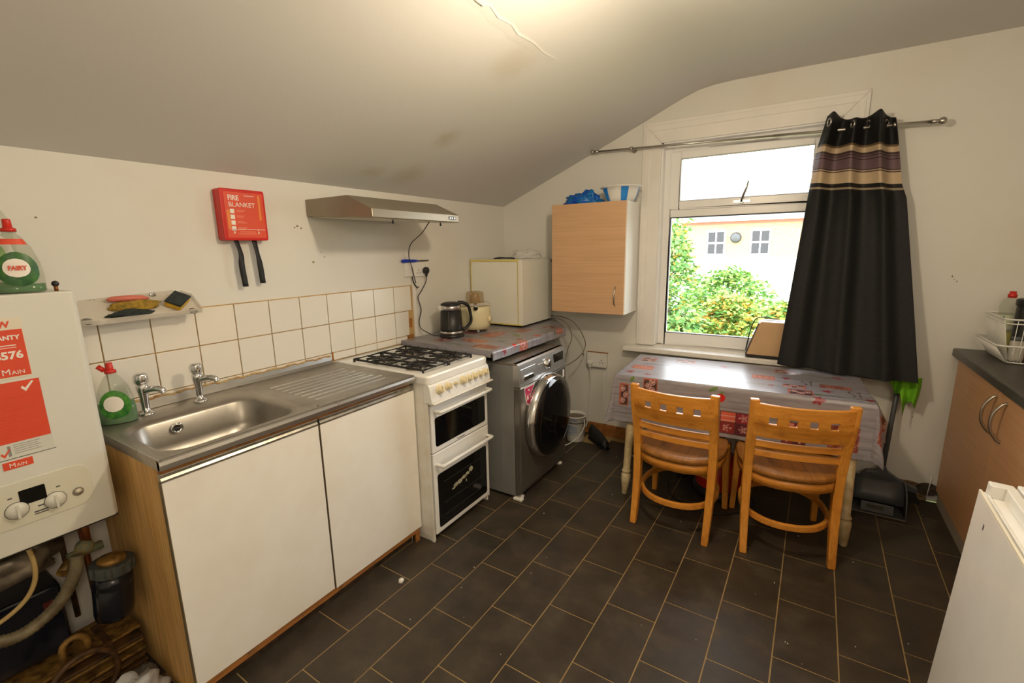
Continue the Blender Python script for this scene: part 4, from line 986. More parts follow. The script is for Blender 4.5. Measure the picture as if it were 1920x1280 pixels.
kb = MB(); kb.lathe([(0.026, 0), (0.024, 0.014), (0, 0.016)], o+d2*0.105+Vector((0, 0, 0.085)), n=20, rot=d2.to_track_quat('Z', 'Y').to_matrix()); kb.build('switch_knob', M_KNOB, jc)

F0, F1, G0, G1, FZ0, FZ1 = XW+0.012, -1.722, 2.905, 3.372, 0.9285, 1.424
fg = thing('mini_fridge', 'small off-white fridge with yellowed seams standing on the cloth in the corner', 'fridge', ((F0+F1)/2, (G0+G1)/2, FZ0))
B(F0, F1-0.040, G0+0.004, G1, FZ0+0.012, FZ1-0.004).build('body', M_FRIDGE, fg, bevel=0.004)
B(F0, F1, G0+0.002, G1, FZ1-0.006, FZ1).build('top_panel', M_WHITEP, fg, bevel=0.002)
B(F1-0.036, F1, G0, G1, FZ0+0.012, FZ1-0.006).build('door', M_FRIDGE, fg, bevel=0.003)
mb = MB(); mb.box(F1-0.041, F1-0.035, G0-0.0006, G1-0.002, FZ0+0.014, FZ1-0.006); mb.build('door_seal', M_YTRIM, fg)
mb = MB(); mb.box(F0, F1-0.03, G0-0.002, G0+0.003, FZ1-0.014, FZ1+0.001); mb.box(F0, F1, G0-0.002, G0+0.003, FZ0+0.012, FZ0+0.021); mb.box(F0-0.001, F0+0.004, G0-0.0015, G0+0.003, FZ0+0.02, FZ1); mb.build('yellowed_edge', M_YTRIM, fg)
for x in (F0+0.04, F1-0.04):
    for y in (G0+0.04, G1-0.04): MB().lathe([(0.016, 0), (0.016, 0.013)], (x, y, FZ0-0.0005), n=12).build('foot', M_BLACKP, fg)
B(F0+0.02, F1-0.005, G0+0.012, G1-0.02, FZ0+0.004, FZ0+0.012).build('base_plate', M_BLACKP, fg)
B(F1-0.03, F1+0.006, G1-0.012, G1-0.002, FZ1-0.03, FZ1-0.008).build('hinge', M_GREYP, fg)
def crumple(name, c, r, sc, m, lab, cat, seed=0, n=26, mm=16, amp=0.45, flat=0.0, parent=None, solid=0.0):
    mb = MB(); c = Vector(c)
    def fn(u, v):
        a = 2*PI*u; b = PI*v; d = Vector((math.sin(b)*math.cos(a), math.sin(b)*math.sin(a), -math.cos(b)))
        k = 1+amp*noise.noise(d*1.6+Vector((seed, 0, 0)))+amp*0.5*noise.noise(d*4+Vector((0, seed, 0)))+amp*0.22*abs(noise.noise(d*9+Vector((seed,)*3)))
        p = Vector((d.x*r*sc[0]*k, d.y*r*sc[1]*k, d.z*r*sc[2]*k)); p.z = max(p.z, -r*sc[2]*0.55)
        return c+p+Vector((0, 0, r*sc[2]*0.55))
    mb.grid(fn, n, mm)
    o = mb.build(name, m, parent, origin=None if parent else tuple(c), solid=solid)
    if parent is None: tag(o, lab, cat)
    return o
crumple('clear_plastic_bag', (-1.86, 3.20, FZ1+0.001), 0.11, (1.15, 0.9, 0.38), M_FILM, 'crumpled clear plastic bag lying on the mini fridge', 'bag', 3, 40, 24)
cc = MB(); 
cc.tube(spline([(-2.04, 3.02, FZ1+0.006), (-1.97, 3.0, FZ1+0.014), (-1.93, 3.04, FZ1+0.009), (-1.90, 3.0, FZ1+0.012), (-1.86, 3.03, FZ1+0.007)], 6), 0.005, 8)
cc.tube(spline([(-2.03, 3.04, FZ1+0.006), (-1.95, 3.03, FZ1+0.009), (-1.88, 3.05, FZ1+0.006)], 6), 0.004, 8)
tag(cc.build('power_lead', M_BLACKP), 'short black cord lying on the fridge top before the bag', 'cord')
# cables falling past the end of the board
cb = MB(); cb.tube(spline([(-1.80, 3.385, 0.955), (-1.62, 3.32, 0.965), (-1.50, 3.25, 0.955), (-1.43, 3.22, 0.92), (-1.385, 3.24, 0.84), (-1.37, 3.25, 0.76), (-1.40, 3.2, 0.68), (-1.48, 3.1, 0.62), (-1.6, 3.0, 0.60)], 8), 0.0035, 7)
tag(cb.build('fridge_cable', M_HOSE), 'grey cable looping over the end of the worktop to the floor side', 'cable')
cb = MB(); cb.tube(spline([(-1.72, 3.36, 0.94), (-1.60, 3.26, 0.955), (-1.50, 3.17, 0.945), (-1.44, 3.13, 0.90), (-1.43, 3.13, 0.83), (-1.46, 3.12, 0.74), (-1.50, 3.1, 0.5)], 8), 0.003, 7)
tag(cb.build('thin_cable', mk('tan_cable', srgb(120, 104, 84), 0.5)), 'thin tan cable hanging close behind the washing machine corner', 'cable')

# ------------------------------------------------------------------ wall cabinet and things on it
A0, A1, H0, H1, Z0, Z1 = -1.583, -1.030, 3.103, YF-0.001, 1.038, 1.805
wcab = thing('wall_cabinet', 'light oak fronted wall cabinet with white sides left of the window', 'cabinet', ((A0+A1)/2, (H0+H1)/2, Z0))
mb = MB(); t = 0.016
mb.box(A0, A0+t, H0+0.02, H1, Z0, Z1); mb.box(A1-t, A1, H0+0.02, H1, Z0, Z1); mb.box(A0+t, A1-t, H0+0.02, H1, Z0, Z0+t); mb.box(A0+t, A1-t, H0+0.02, H1, Z1-t, Z1); mb.box(A0+t, A1-t, H1-0.006, H1, Z0+t, Z1-t)
mb.build('carcass', M_CWHITE, wcab)
dd = B(A0+0.001, A1-0.001, H0, H0+0.018, Z0+0.001, Z1-0.001).build('door', M_OAK, wcab, bevel=0.001)
hx_ = A1-0.062; MB().tube(spline([(hx_, H0+0.001, 1.102), (hx_, H0-0.018, 1.12), (hx_, H0-0.028, 1.165), (hx_, H0-0.018, 1.212), (hx_, H0+0.001, 1.232)], 6), 0.0048, 10).build('handle', M_SATIN, dd)
def bluebag():
    mb = MB(); c = Vector((-1.39, 3.22, Z1+0.001))
    def fn(u, v):
        a = 2*PI*u; b = PI*v; d = Vector((math.sin(b)*math.cos(a), math.sin(b)*math.sin(a), -math.cos(b)))
        k = 1+0.35*noise.noise(d*2.0+Vector((9, 0, 0)))+0.22*noise.noise(d*5+Vector((0, 4, 0)))+0.12*abs(noise.noise(d*13))
        hump = 0.055+0.030*math.exp(-((d.x-0.45)/0.35)**2)+0.008*math.exp(-((d.x+0.5)/0.3)**2)
        return c+Vector((d.x*0.135*k, d.y*0.085*k, max(d.z, -0.15)*hump*k+0.012))
    mb.grid(fn, 60, 34); return tag(mb.build('blue_plastic_bag', mk('blue_bag_film', srgb(8, 66, 190), 0.28, color2=srgb(4, 120, 170), vscale=22), origin=tuple(c)), 'crumpled blue plastic bag on top of the wall cabinet', 'bag')
bluebag()
bwx, bwy = -1.118, 3.24
bw = thing('mixing_bowl', 'white plastic bowl with blue stripes on top of the wall cabinet', 'bowl', (bwx, bwy, Z1+0.001))
def bowl_rr(v): return 0.078+0.045*v**0.8
bm_ = MB(); nn = 60
prof = [(0.0, 0.0), (0.07, 0.0), (0.080, 0.004), (0.090, 0.03), (0.100, 0.062), (0.108, 0.092), (0.120, 0.095), (0.122, 0.100), (0.119, 0.103), (0.107, 0.100), (0.098, 0.062), (0.086, 0.02), (0.0, 0.006)]
vs = [(bwx+1.17*r*math.cos(2*PI*k/nn), bwy+1.1*r*math.sin(2*PI*k/nn), Z1+0.001+z) for r, z in prof for k in range(nn)]
for i in range(len(prof)-1):
    for k in range(nn):
        blue = (k % 12) in (0, 1, 2, 3) and 2 <= i <= 4
        bm_.f.append([i*nn+k, i*nn+(k+1) % nn, (i+1)*nn+(k+1) % nn, (i+1)*nn+k]); bm_.mi.append(1 if blue else 0); bm_.sm.append(True)
bm_.v = [Vector(v) for v in vs]
bm_.build('shell', [M_WHITEP, mk('sky_blue_print', srgb(46, 140, 226), 0.35)], bw)
# ------------------------------------------------------------------ left wall things
# cooker hood
HX1, HYA, HYB, HZ0, HZ1 = -1.708, 1.536, 2.178, 1.650, 1.765
hood = thing('cooker_hood', 'slim bronze grey extractor hood on the wall above the cooker', 'cooker hood', ((XW+HX1)/2, (HYA+HYB)/2, HZ0))
M_HOOD = mk('bronze_grey_metal', (0.31, 0.27, 0.20), 0.34, 0.55, var=0.12)
mb = MB(); P = [(XW+0.001, 1.682), (HX1-0.002, HZ0+0.004), (HX1, HZ0+0.008), (HX1-0.002, HZ0+0.046), (HX1-0.165, HZ1+0.0), (XW+0.001, HZ1)]
mb.prism(P, 'y', HYA, HYB); mb.build('body', M_HOOD, hood, bevel=0.003)
B(HX1-0.004, HX1+0.0005, 2.088, 2.146, HZ0+0.018, HZ0+0.034).build('switch_panel', M_BLACKP, hood)
for y in (2.096, 2.113, 2.132): B(HX1, HX1+0.004, y-0.006, y+0.006, HZ0+0.022, HZ0+0.030).build('switch', M_SATIN, hood)
mb = MB(); mb.prism([(XW+0.02, 1.676), (HX1-0.02, HZ0+0.001), (HX1-0.02, HZ0+0.006), (XW+0.02, 1.683)], 'y', HYA+0.02, HYB-0.02); mb.build('filter_panel', mk('pale_filter', (0.66, 0.62, 0.50), 0.5), hood)
for y in (1.70, 2.06): MB().cyl((HX1-0.04, y, HZ0+0.006), (HX1-0.04, y, HZ0-0.012), 0.004).sphere((HX1-0.04, y, HZ0-0.012), 0.006, 8, 6).build('filter_clip', M_BLACKP, hood)
cord = spline([(-1.77, 1.995, HZ0+0.006), (-1.90, 2.07, 1.60), (-2.05, 2.13, 1.54), (-2.14, 2.20, 1.47), (-2.165, 2.245, 1.40), (-2.175, 2.270, 1.345), (-2.178, 2.29, 1.29)], 7)
MB().tube(cord, 0.003, 6).build('power_cord', M_BLACKP, hood)
# twin socket on the left wall
sk1 = thing('double_wall_socket', 'white double socket with a black plug on the wall above the worktop', 'socket', (XW, 2.30, 1.335))
B(XW, XW+0.012, 2.202, 2.278, 1.334, 1.424).build('switch_plate', M_WHITEP, sk1, bevel=0.002)
B(XW, XW+0.014, 2.281, 2.415, 1.330, 1.424).build('socket_plate', M_WHITEP, sk1, bevel=0.002)
for y in (2.24,): B(XW+0.012, XW+0.016, y-0.008, y+0.008, 1.372, 1.392).build('rocker', M_WHITEP, sk1)
for y in (2.305, 2.395): B(XW+0.014, XW+0.017, y-0.006, y+0.006, 1.395, 1.412).build('rocker', M_WHITEP, sk1)
mb = MB()
for (dy, dz_) in ((0, 0.012), (-0.011, -0.006), (0.011, -0.006)): mb.box(XW+0.0139, XW+0.0145, 2.325+dy-0.003, 2.325+dy+0.003, 1.36+dz_-0.0035, 1.36+dz_+0.0035)
mb.build('socket_holes', M_BLACKP, sk1)
tr = B(XW+0.0005, XW+0.014, 2.263, 2.288, 0.928, 1.332).build('cable_trunking', M_TRIM, bevel=0.002)
tag(tr, 'white vertical cable trunking running down from the socket beside the tiles', 'trunking')
cb = MB().tube(spline([(XW+0.02, 2.255, 1.334), (XW+0.022, 2.262, 1.30), (XW+0.024, 2.288, 1.262), (XW+0.02, 2.31, 1.262)], 6), 0.004, 7)
tag(cb.build('cut_cable_end', M_BLACKP), 'short black cable end dangling below the socket by the trunking', 'cable')
lt = thing('gas_lighter', 'blue long-nosed gas lighter lying on top of the wall socket', 'lighter', (XW+0.012, 2.24, 1.432))
MB().tube([(XW+0.016, 2.175, 1.437), (XW+0.016, 2.19, 1.436), (XW+0.016, 2.24, 1.436), (XW+0.016, 2.29, 1.434), (XW+0.016, 2.325, 1.434)], [0.007, 0.011, 0.010, 0.009, 0.005], 10).build('handle', M_BLUE, lt)
MB().cyl((XW+0.016, 2.322, 1.434), (XW+0.016, 2.425, 1.434), 0.0035).build('nozzle', M_BLACKP, lt)
# fire blanket
by0, by1, bz0, bz1, bxf = 1.090, 1.288, 1.558, 1.778, XW+0.055
fb = thing('fire_blanket', 'red wall-mounted safety blanket case with two black pull straps', 'fire blanket', (XW, 1.19, bz0))
pr = rrect((by0+by1)/2, (bz0+bz1)/2, (by1-by0)/2, (bz1-bz0)/2, 0.010, 4)
MB().prism(pr, 'x', XW+0.001, bxf).build('case', mk('case_red', srgb(206, 30, 18), 0.35), fb, bevel=0.004)
pl_ = B(bxf, bxf+0.0012, by0+0.016, by1-0.010, bz0+0.012, bz1-0.014).build('label', M_REDP, fb)
lx = bxf+0.0014; MF = lambda y, z: frame((lx, y, z), (0, 1, 0), (0, 0, 1))
T = text_mb('FIRE', 0.030, MF(by0+0.032, bz1-0.048), bold=0.0007, sx=0.86)
q = text_mb('BLANKET', 0.028, MF(by0+0.032, bz1-0.076), sx=0.98); T.add(q.v, q.f); T.box(lx-0.0002, lx+0.0002, by0+0.102, by0+0.148, bz1-0.028, bz1-0.026)
T.box(lx-0.0002, lx+0.0002, by0+0.026, by1-0.014, bz0+0.047, bz0+0.0485)
for yy in (by0+0.045, by1-0.045): T.prism([(yy-0.004, bz0+0.030), (yy+0.004, bz0+0.030), (yy, bz0+0.042)], 'x', lx-0.0002, lx+0.0002); T.box(lx-0.0002, lx+0.0002, yy-0.0015, yy+0.0015, bz0+0.042, bz0+0.046)
for i in range(4): T.box(lx-0.0002, lx+0.0002, by0+0.036, by0+0.054, bz1-0.104-i*0.0245, bz1-0.086-i*0.0245)
T.build('lettering', M_WP, pl_)
T = MB()
for i in range(4):
    for j in range(2 if i < 3 else 3): T.box(lx-0.0002, lx+0.0002, by0+0.062, by0+0.062+0.042*(1-0.15*((i+j) % 3)), bz1-0.0905-i*0.0245-j*0.0055, bz1-0.0885-i*0.0245-j*0.0055)
T.box(lx-0.0002, lx+0.0002, by0+0.068, by1-0.06, bz0+0.036, bz0+0.038); T.box(lx-0.0002, lx+0.0002, by0+0.062, by1-0.055, bz0+0.028, bz0+0.030)
T.build('small_print', mk('pale_pink_print', srgb(236, 150, 120), 0.5), pl_)
T = MB(); T.box(lx-0.0005, lx-0.0001, by0+0.022, by0+0.034, bz0+0.050, bz1-0.09); T.box(lx-0.0005, lx-0.0001, by1-0.034, by1-0.024, bz0+0.09, bz1-0.022); T.build('orange_strip', M_ORP, pl_)
def strap(y, zb, bend, lab):
    pts = [(XW+0.028, y, bz0+0.004), (XW+0.033, y+0.006+bend, bz0-0.06), (XW+0.036, y+0.010-bend*0.4, bz0-0.11), (XW+0.036, y+0.014, zb)]
    sp = spline(pts, 6); m = MB(); w = 0.012
    vs = []
    for i, p in enumerate(sp): 
        tw = 0.35*math.sin(i*0.3+bend*90); vs += [p+Vector((w*math.sin(tw), -w*math.cos(tw), 0)), p-Vector((w*math.sin(tw), -w*math.cos(tw), 0))]
    m.add(vs, [(2*i, 2*i+1, 2*i+3, 2*i+2) for i in range(len(sp)-1)], 0, True)
    m.build('pull_strap', M_RUBBER, fb, solid=0.002)
strap(1.150, 1.352, 0.006, ''); strap(1.232, 1.362, 0.0, '')
# clear acrylic sponge shelf, pulled askew
SHM = Matrix.Translation((XW+0.006, 0, 1.336)) @ Matrix.Rotation(math.radians(36), 4, 'Y') @ Matrix.Translation((-(XW+0.006), 0, -1.262))
sh = thing('acrylic_sponge_shelf', 'clear plastic shelf tray stuck on the wall above the sink tiles', 'shelf', (XW, 0.77, 1.26))
sm_ = MB()
z_ = 1.262
tray = [(XW+0.004, 0.560), (XW+0.004, 0.905), (XW+0.030, 0.935), (XW+0.125, 0.935), (XW+0.130, 0.60), (XW+0.125, 0.545), (XW+0.06, 0.540)]
sm_.prism([(p[0], p[1]) for p in tray], 'z', z_, z_+0.004)
st_ = 0
for a, b in zip(tray, tray[1:]+tray[:1]):
    if a[0] < XW+0.01 and b[0] < XW+0.01: continue
    a3, b3 = Vector((a[0], a[1], z_)), Vector((b[0], b[1], z_)); sm_.add([a3, b3, b3+Vector((0, 0, 0.022)), a3+Vector((0, 0, 0.022))], [(0, 1, 2, 3)])
sm_.xf(SHM).build('tray', M_ACRY, sh, solid=0.003)
MB().prism([(0.575, 1.315), (0.90, 1.315), (0.905, 1.35), (0.880, 1.358), (0.585, 1.345)], 'x', XW+0.001, XW+0.005).build('back_plate', M_ACRY, sh)
for (y, z) in ((0.62, 1.333), (0.81, 1.345)): MB().lathe([(0.011, 0), (0.011, 0.004), (0.007, 0.005), (0, 0.0035)], (XW+0.005, y, z), 'x', 16).build('screw_cap', M_CHROME, sh)
for (x, y) in ((XW+0.115, 0.572), (XW+0.118, 0.905), (XW+0.03, 0.915)): MB().lathe([(0.016, 0), (0.016, 0.003), (0.0, 0.005)], (x, y, z_+0.005), n=18).xf(SHM).build('corner_stud', mk('stud_grey', (0.22, 0.21, 0.19), 0.4, 0.5), sh)
zs = z_+0.0055
def tilt(o):
    m_ = SHM @ Matrix.Translation(o.location); o.location = m_.to_translation(); o.rotation_euler = m_.to_euler(); return o
def sponge(lab, x, y, rz, pad, l=0.090, w=0.062):
    m_ = SHM @ Matrix.Translation((x, y, zs+0.001)) @ Matrix.Rotation(rz, 4, 'Z'); t = thing('sponge', lab, 'sponge', tuple(m_.to_translation()), rot=m_.to_euler())
    a = MB(); a.box(-w/2, w/2, -l/2, l/2, 0, 0.022); a.build('foam', M_YEL, t, bevel=0.007, local=True)
    if pad: b = MB(); b.box(-w/2, w/2, -l/2, l/2, 0.022, 0.030); b.build('scouring_pad', M_SCOUR, t, bevel=0.002, local=True)
sponge('yellow sponge with dark scourer side up, at the right end of the clear shelf', XW+0.066, 0.868, 0.75, True, 0.082, 0.060)
for nm_, c_, r_, sc_, m_, lab_, cat_, sd_, am_ in (
    ('old_sponge', (XW+0.060, 0.735, zs), 0.046, (0.55, 1.75, 0.30), mk('dirty_yellow_sponge', srgb(176, 140, 50), 0.95, color2=srgb(110, 92, 34), vscale=60, bump=0.7, bscale=160), 'worn flat yellow sponge in the middle of the clear shelf', 'sponge', 5, 0.3),
    ('scouring_pad', (XW+0.106, 0.700, zs), 0.036, (0.45, 1.7, 0.42), M_SCOUR, 'torn dark scouring pad hanging over the front of the clear shelf', 'scourer', 8, 0.5)):
    o = crumple(nm_, (0, 0, 0), r_, sc_, m_, lab_, cat_, sd_, 30, 18, am_); o.location = c_; tilt(o)
MB_ = MB(); sx_ = XW+0.024
MB_.tube([(sx_, 0.655, zs+0.012), (sx_, 0.67, zs+0.015), (sx_+0.002, 0.72, zs+0.016), (sx_+0.004, 0.765, zs+0.014), (sx_+0.005, 0.785, zs+0.011)], [0.005, 0.0105, 0.012, 0.0105, 0.004], 12)
tag(MB_.xf(SHM).build('soap_bar', M_PINK), 'long pink bar at the back of the clear sponge shelf', 'soap')

# ------------------------------------------------------------------ boiler
BXF, BY1_, BZ0, BZ1_ = -1.835, 0.488, 0.672, 1.400
bo = thing('wall_boiler', 'white wall-hung gas boiler with red stickers and two dials, left of the sink', 'boiler', (-2.0, 0.28, BZ0))
pr = [(XW+0.01, 0.07), (BXF-0.012, 0.07), (BXF, 0.082), (BXF, BY1_-0.012), (BXF-0.012, BY1_), (XW+0.01, BY1_)]
MB().prism(pr, 'z', BZ0, BZ1_).build('casing', M_BOILER, bo, bevel=0.004)
B(XW+0.02, BXF-0.004, 0.074, BY1_-0.004, BZ0-0.004, BZ0+0.001).build('underside_edge', M_BLACKP, bo)
cpn = MB().prism(rrect(0.265, 0.812, 0.172, 0.066, 0.042, 8), 'x', BXF-0.002, BXF+0.0022).build('control_panel', mk('panel_cream', (0.70, 0.69, 0.58), 0.38), bo, bevel=0.0015)
MB().prism(rrect(0.305, 0.828, 0.0275, 0.022, 0.003, 3), 'x', BXF+0.002, BXF+0.0035).build('display', M_BGLASS, cpn)
for (y, z) in ((0.268, 0.796), (0.348, 0.790)):
    k = MB(); k.lathe([(0.024, 0), (0.024, 0.003), (0.021, 0.005), (0.0195, 0.012), (0, 0.013)], (BXF+0.002, y, z), 'x', 30); k.build('dial', M_BOILER, cpn)
    MB().lathe([(0.0255, 0.0), (0.0255, 0.0012)], (BXF+0.002, y, z), 'x', 30).build('dial_ring', M_GREYP, cpn)
    B(BXF+0.012, BXF+0.019, y-0.003, y+0.003, z-0.019, z+0.019).build('dial_grip', M_BOILER, cpn)
MB().lathe([(0.013, 0), (0.013, 0.003), (0.010, 0.003), (0.0, 0.002)], (BXF+0.002, 0.400, 0.793), 'x', 24).build('pressure_gauge', mk('gauge_rim', (0.22, 0.2, 0.17), 0.4), cpn)
MB().lathe([(0.0095, 0.0), (0, 0.0003)], (BXF+0.0052, 0.400, 0.793), 'x', 24).build('gauge_face', M_CARD, cpn)
for (a, b, c, d) in ((0.310, 0.326, 0.787, 0.791), (0.300, 0.330, 0.772, 0.776), (0.300, 0.330, 0.766, 0.769), (0.355, 0.364, 0.826, 0.830), (0.255, 0.264, 0.834, 0.838)): B(BXF+0.0021, BXF+0.0027, a, b, c, d).build('panel_mark', M_GREYP, cpn)
lb = MB().box(BXF, BXF+0.0012, 0.10, 0.360, 1.170, 1.338).build('upper_sticker', M_CARD, bo)
lx = BXF+0.0014; MF = lambda y, z: frame((lx, y, z), (0, 1, 0), (0, 0, 1))
B(BXF+0.0011, BXF+0.0015, 0.10, 0.358, 1.176, 1.306).build('red_field', M_REDP, lb)
q = text_mb('NOW', 0.024, MF(0.336, 1.313), bold=0.0008, align='RIGHT'); q.build('red_lettering', M_REDP, lb)
lx = BXF+0.0018
T = text_mb('WARRANTY', 0.0165, MF(0.350, 1.279), align='RIGHT', bold=0.0006)
for q in (text_mb('8576', 0.029, MF(0.350, 1.226), align='RIGHT', bold=0.001), text_mb('M', 0.024, MF(0.300, 1.182)), text_mb('AIN', 0.016, MF(0.3195, 1.182))): T.add(q.v, q.f)
T.box(lx-0.0003, lx+0.0002, 0.270, 0.340, 1.262, 1.2645); T.box(lx-0.0003, lx+0.0002, 0.285, 0.340, 1.256, 1.2575); T.build('lettering', M_WP, lb)
B(BXF+0.0015, BXF+0.0019, 0.20, 0.290, 1.186, 1.210).build('white_patch', M_WP, lb)
lb2 = MB().box(BXF, BXF+0.0012, 0.10, 0.372, 0.948, 1.164).build('lower_sticker', mk('pale_label', (0.66, 0.67, 0.60), 0.5), bo)
B(BXF+0.0011, BXF+0.0015, 0.10, 0.370, 0.992, 1.162).build('red_field', M_REDP, lb2)
ck_ = MB(); ck_.prism([(0.330, 1.142), (0.334, 1.147), (0.339, 1.140), (0.354, 1.158), (0.358, 1.156), (0.339, 1.130)], 'x', lx-0.0003, lx+0.0002); ck_.build('tick_mark', M_WP, lb2)
T = MB()
for i in range(14): T.box(lx-0.0003, lx, 0.11, 0.352-0.02*((i*7) % 4), 1.118-i*0.0085, 1.1195-i*0.0085)
T.build('small_print', mk('dull_red_print', srgb(214, 70, 44), 0.5), lb2)
T = MB()
for i in range(5): T.box(lx-0.0003, lx, 0.290, 0.345-0.006*(i % 2), 0.984-i*0.006, 0.9855-i*0.006)
T.box(lx-0.0003, lx, 0.278, 0.284, 0.955, 0.985); T.build('fine_lines', mk('grey_print', (0.28, 0.28, 0.27), 0.6), lb2)
ck_ = MB(); ck_.prism([(0.262, 0.964), (0.266, 0.968), (0.270, 0.962), (0.282, 0.978), (0.284, 0.976), (0.270, 0.954)], 'x', lx-0.0003, lx+0.0002); ck_.build('tick_mark', M_REDP, lb2)
MB().box(BXF, BXF+0.001, 0.10, 0.374, 0.9462, 0.9482).build('label_edge', M_DP, bo)
bgd = MB().box(BXF, BXF+0.0014, 0.262, 0.322, 0.918, 0.940).build('badge', M_REDP, bo)
T = text_mb('M', 0.018, MF(0.273, 0.9225)); q = text_mb('AIN', 0.0125, MF(0.288, 0.9225)); T.add(q.v, q.f); T.build('lettering', M_WP, bgd)
# white dusty ledge behind/top
kn = thing('small_black_knob', 'tiny dark knob standing on the boiler top beside the bottle', 'knob', (-1.90, 0.462, BZ1_))
MB().cyl((-1.90, 0.462, BZ1_), (-1.90, 0.462, BZ1_+0.016), 0.005).build('stem', M_COPPER, kn); MB().sphere((-1.90, 0.462, BZ1_+0.021), 0.009, 14, 10).build('head', M_BLACKP, kn)
# detergent bottles
def bottle(name, lab, x, y, z, h, w, d, rz, liquid, capm, band, labm, txt=None, txm=None, fill=0.12, open_cap=False, prof=None):
    t = thing(name, lab, 'bottle', (x, y, z), rz)
    prof = prof or [(0.88, 0.0), (1.0, 0.02), (1.0, 0.22), (0.93, 0.42), (0.72, 0.62), (0.42, 0.76), (0.28, 0.80), (0.26, 0.84)]
    def lath(sc, lo, hi, name, m):
        pts = [(r, q) for r, q in prof if lo < q < hi]
        def rr(q):
            for (r0, q0), (r1, q1) in zip(prof, prof[1:]):
                if q0 <= q <= q1: return r0+(r1-r0)*(q-q0)/(q1-q0)
            return prof[-1][0]
        pts = [(rr(lo), lo)]+pts+[(rr(hi), hi)]
        MB().lathe([(r*sc*w/2, q*h) for r, q in pts], (0, 0, 0.0005), n=32, sx=d/w).build(name, m, t, local=True)
    lath(1.0, 0, 0.84, 'body', M_CLEAR); lath(0.975, 0.006, fill, 'liquid', liquid)
    cw = w*0.155
    MB().lathe([(cw, 0.83*h), (cw, 0.875*h), (cw*0.62, 0.885*h), (cw*0.55, 0.975*h), (cw*0.5, h)], (0, 0, 0), n=20).build('cap', capm, t, local=True)
    if open_cap: MB().cyl((0, -cw*0.9, 0.875*h), (0, -cw*1.9, 0.955*h), cw*0.5).build('flip_lid', capm, t, local=True)
    # label on the face towards local +x: curved patch following the body
    def patch(q0, q1, a0, a1, off, m, nm, oval=True, mi=0):
        def rr(q):
            for (r0, qa), (r1, qb) in zip(prof, prof[1:]):
                if qa <= q <= qb: return r0+(r1-r0)*(q-qa)/(qb-qa)
            return 0.3
        g = MB(); n1, n2 = 16, 16
        def fn(u, v):
            if oval:
                vv = 2*v-1; half = math.sqrt(max(0, 1-vv*vv*0.98)); a = (a0+a1)/2+(a1-a0)/2*half*(2*u-1)
            else: a = a0+(a1-a0)*u
            q = q0+(q1-q0)*v; r = rr(q)*w/2
            return (r*math.cos(a)*(d/w)+off, r*math.sin(a), q*h)
        g.grid(fn, n1, n2); return g.build(nm, m, t, local=True)
    patch(0.10, 0.56, -0.95, 0.95, 0.0016, labm[0], 'label'); patch(0.22, 0.47, -0.62, 0.50, 0.0028, labm[1], 'label_centre')
    if band: patch(0.66, 0.735, -1.1, 1.1, 0.0012, band, 'neck_band', oval=False)
    if txt:
        g = text_mb(txt, h*0.085, Matrix.Identity(4), align='CENTER', bold=0.0006, sx=0.85); Rr = 0.98*w/2+0.0036
        g.v = [Vector(((w/2*0.97)*math.cos(v.x/(w/2)-0.03)*(d/w)+0.0042+v.z, (w/2)*math.sin(v.x/(w/2)-0.03), v.y+h*0.315)) for v in g.v]
        g.build('lettering', txm, t, local=True)
    return t
bottle('washing_up_bottle', 'clear washing up liquid bottle with green label, nearly empty, on the boiler', -1.90, 0.388, BZ1_+0.0005, 0.205, 0.108, 0.060, -0.10, M_GREENL, M_RED, M_REDP, (mk('dark_green_label', srgb(18, 78, 34), 0.4, color2=srgb(60, 120, 36), vscale=40), M_WP), 'FAIRY', M_REDP)
bottle('large_detergent_bottle', 'tall clear detergent bottle with red cap at the left edge on the boiler', -1.985, 0.362, BZ1_+0.0005, 0.30, 0.104, 0.085, -0.10, mk('bright_green_liquid', srgb(20, 170, 50), 0.1), M_RED, None, (M_WP, M_GREENB), None, None, 0.16, False, [(0.88, 0.0), (1.0, 0.02), (1.0, 0.55), (0.96, 0.68), (0.72, 0.78), (0.34, 0.81), (0.28, 0.84)])
bottle('washing_up_bottle', 'green labelled washing up bottle standing on the sink between boiler and tap', -2.085, 0.604, ZT+0.0005, 0.225, 0.112, 0.062, -0.45, M_GREENL, M_RED, None, (mk('green_burst_label', srgb(18, 96, 26), 0.4, color2=srgb(80, 150, 44), vscale=50), M_WP), None, None, 0.34, True)
# ------------------------------------------------------------------ dining table
TA = math.radians(3.0); T0 = Vector((-0.905, 2.632, 0)); TWd, TDp, TZt = 1.262, 0.640, 0.742
ta_, tb_ = Vector((math.cos(TA), math.sin(TA), 0)), Vector((-math.sin(TA), math.cos(TA), 0))
TDp = 0.600
def TP(a, b, z=0): return T0+ta_*a+tb_*b+Vector((0, 0, z))
tbl = thing('dining_table', 'small dining table on cream painted turned legs below the window', 'table', tuple(TP(TWd/2, TDp/2)), TA)
loc = lambda a, b: (a-TWd/2, b-TDp/2)
x0, y0 = loc(0.006, 0.006); x1, y1 = loc(TWd-0.006, TDp-0.004)
MB().box(x0, x1, y0, y1, TZt-0.024, TZt).build('tabletop', M_CREAM, tbl, local=True)
mb = MB(); e = 0.06; mb.box(x0+e, x1-e, y0+0.045, y0+0.063, 0.61, TZt-0.024); mb.box(x0+e, x1-e, y1-0.063, y1-0.045, 0.61, TZt-0.024); mb.box(x0+0.045, x0+0.063, y0+0.045, y1-0.045, 0.61, TZt-0.024); mb.box(x1-0.063, x1-0.045, y0+0.045, y1-0.045, 0.61, TZt-0.024)
mb.build('apron', M_CREAM, tbl, local=True)
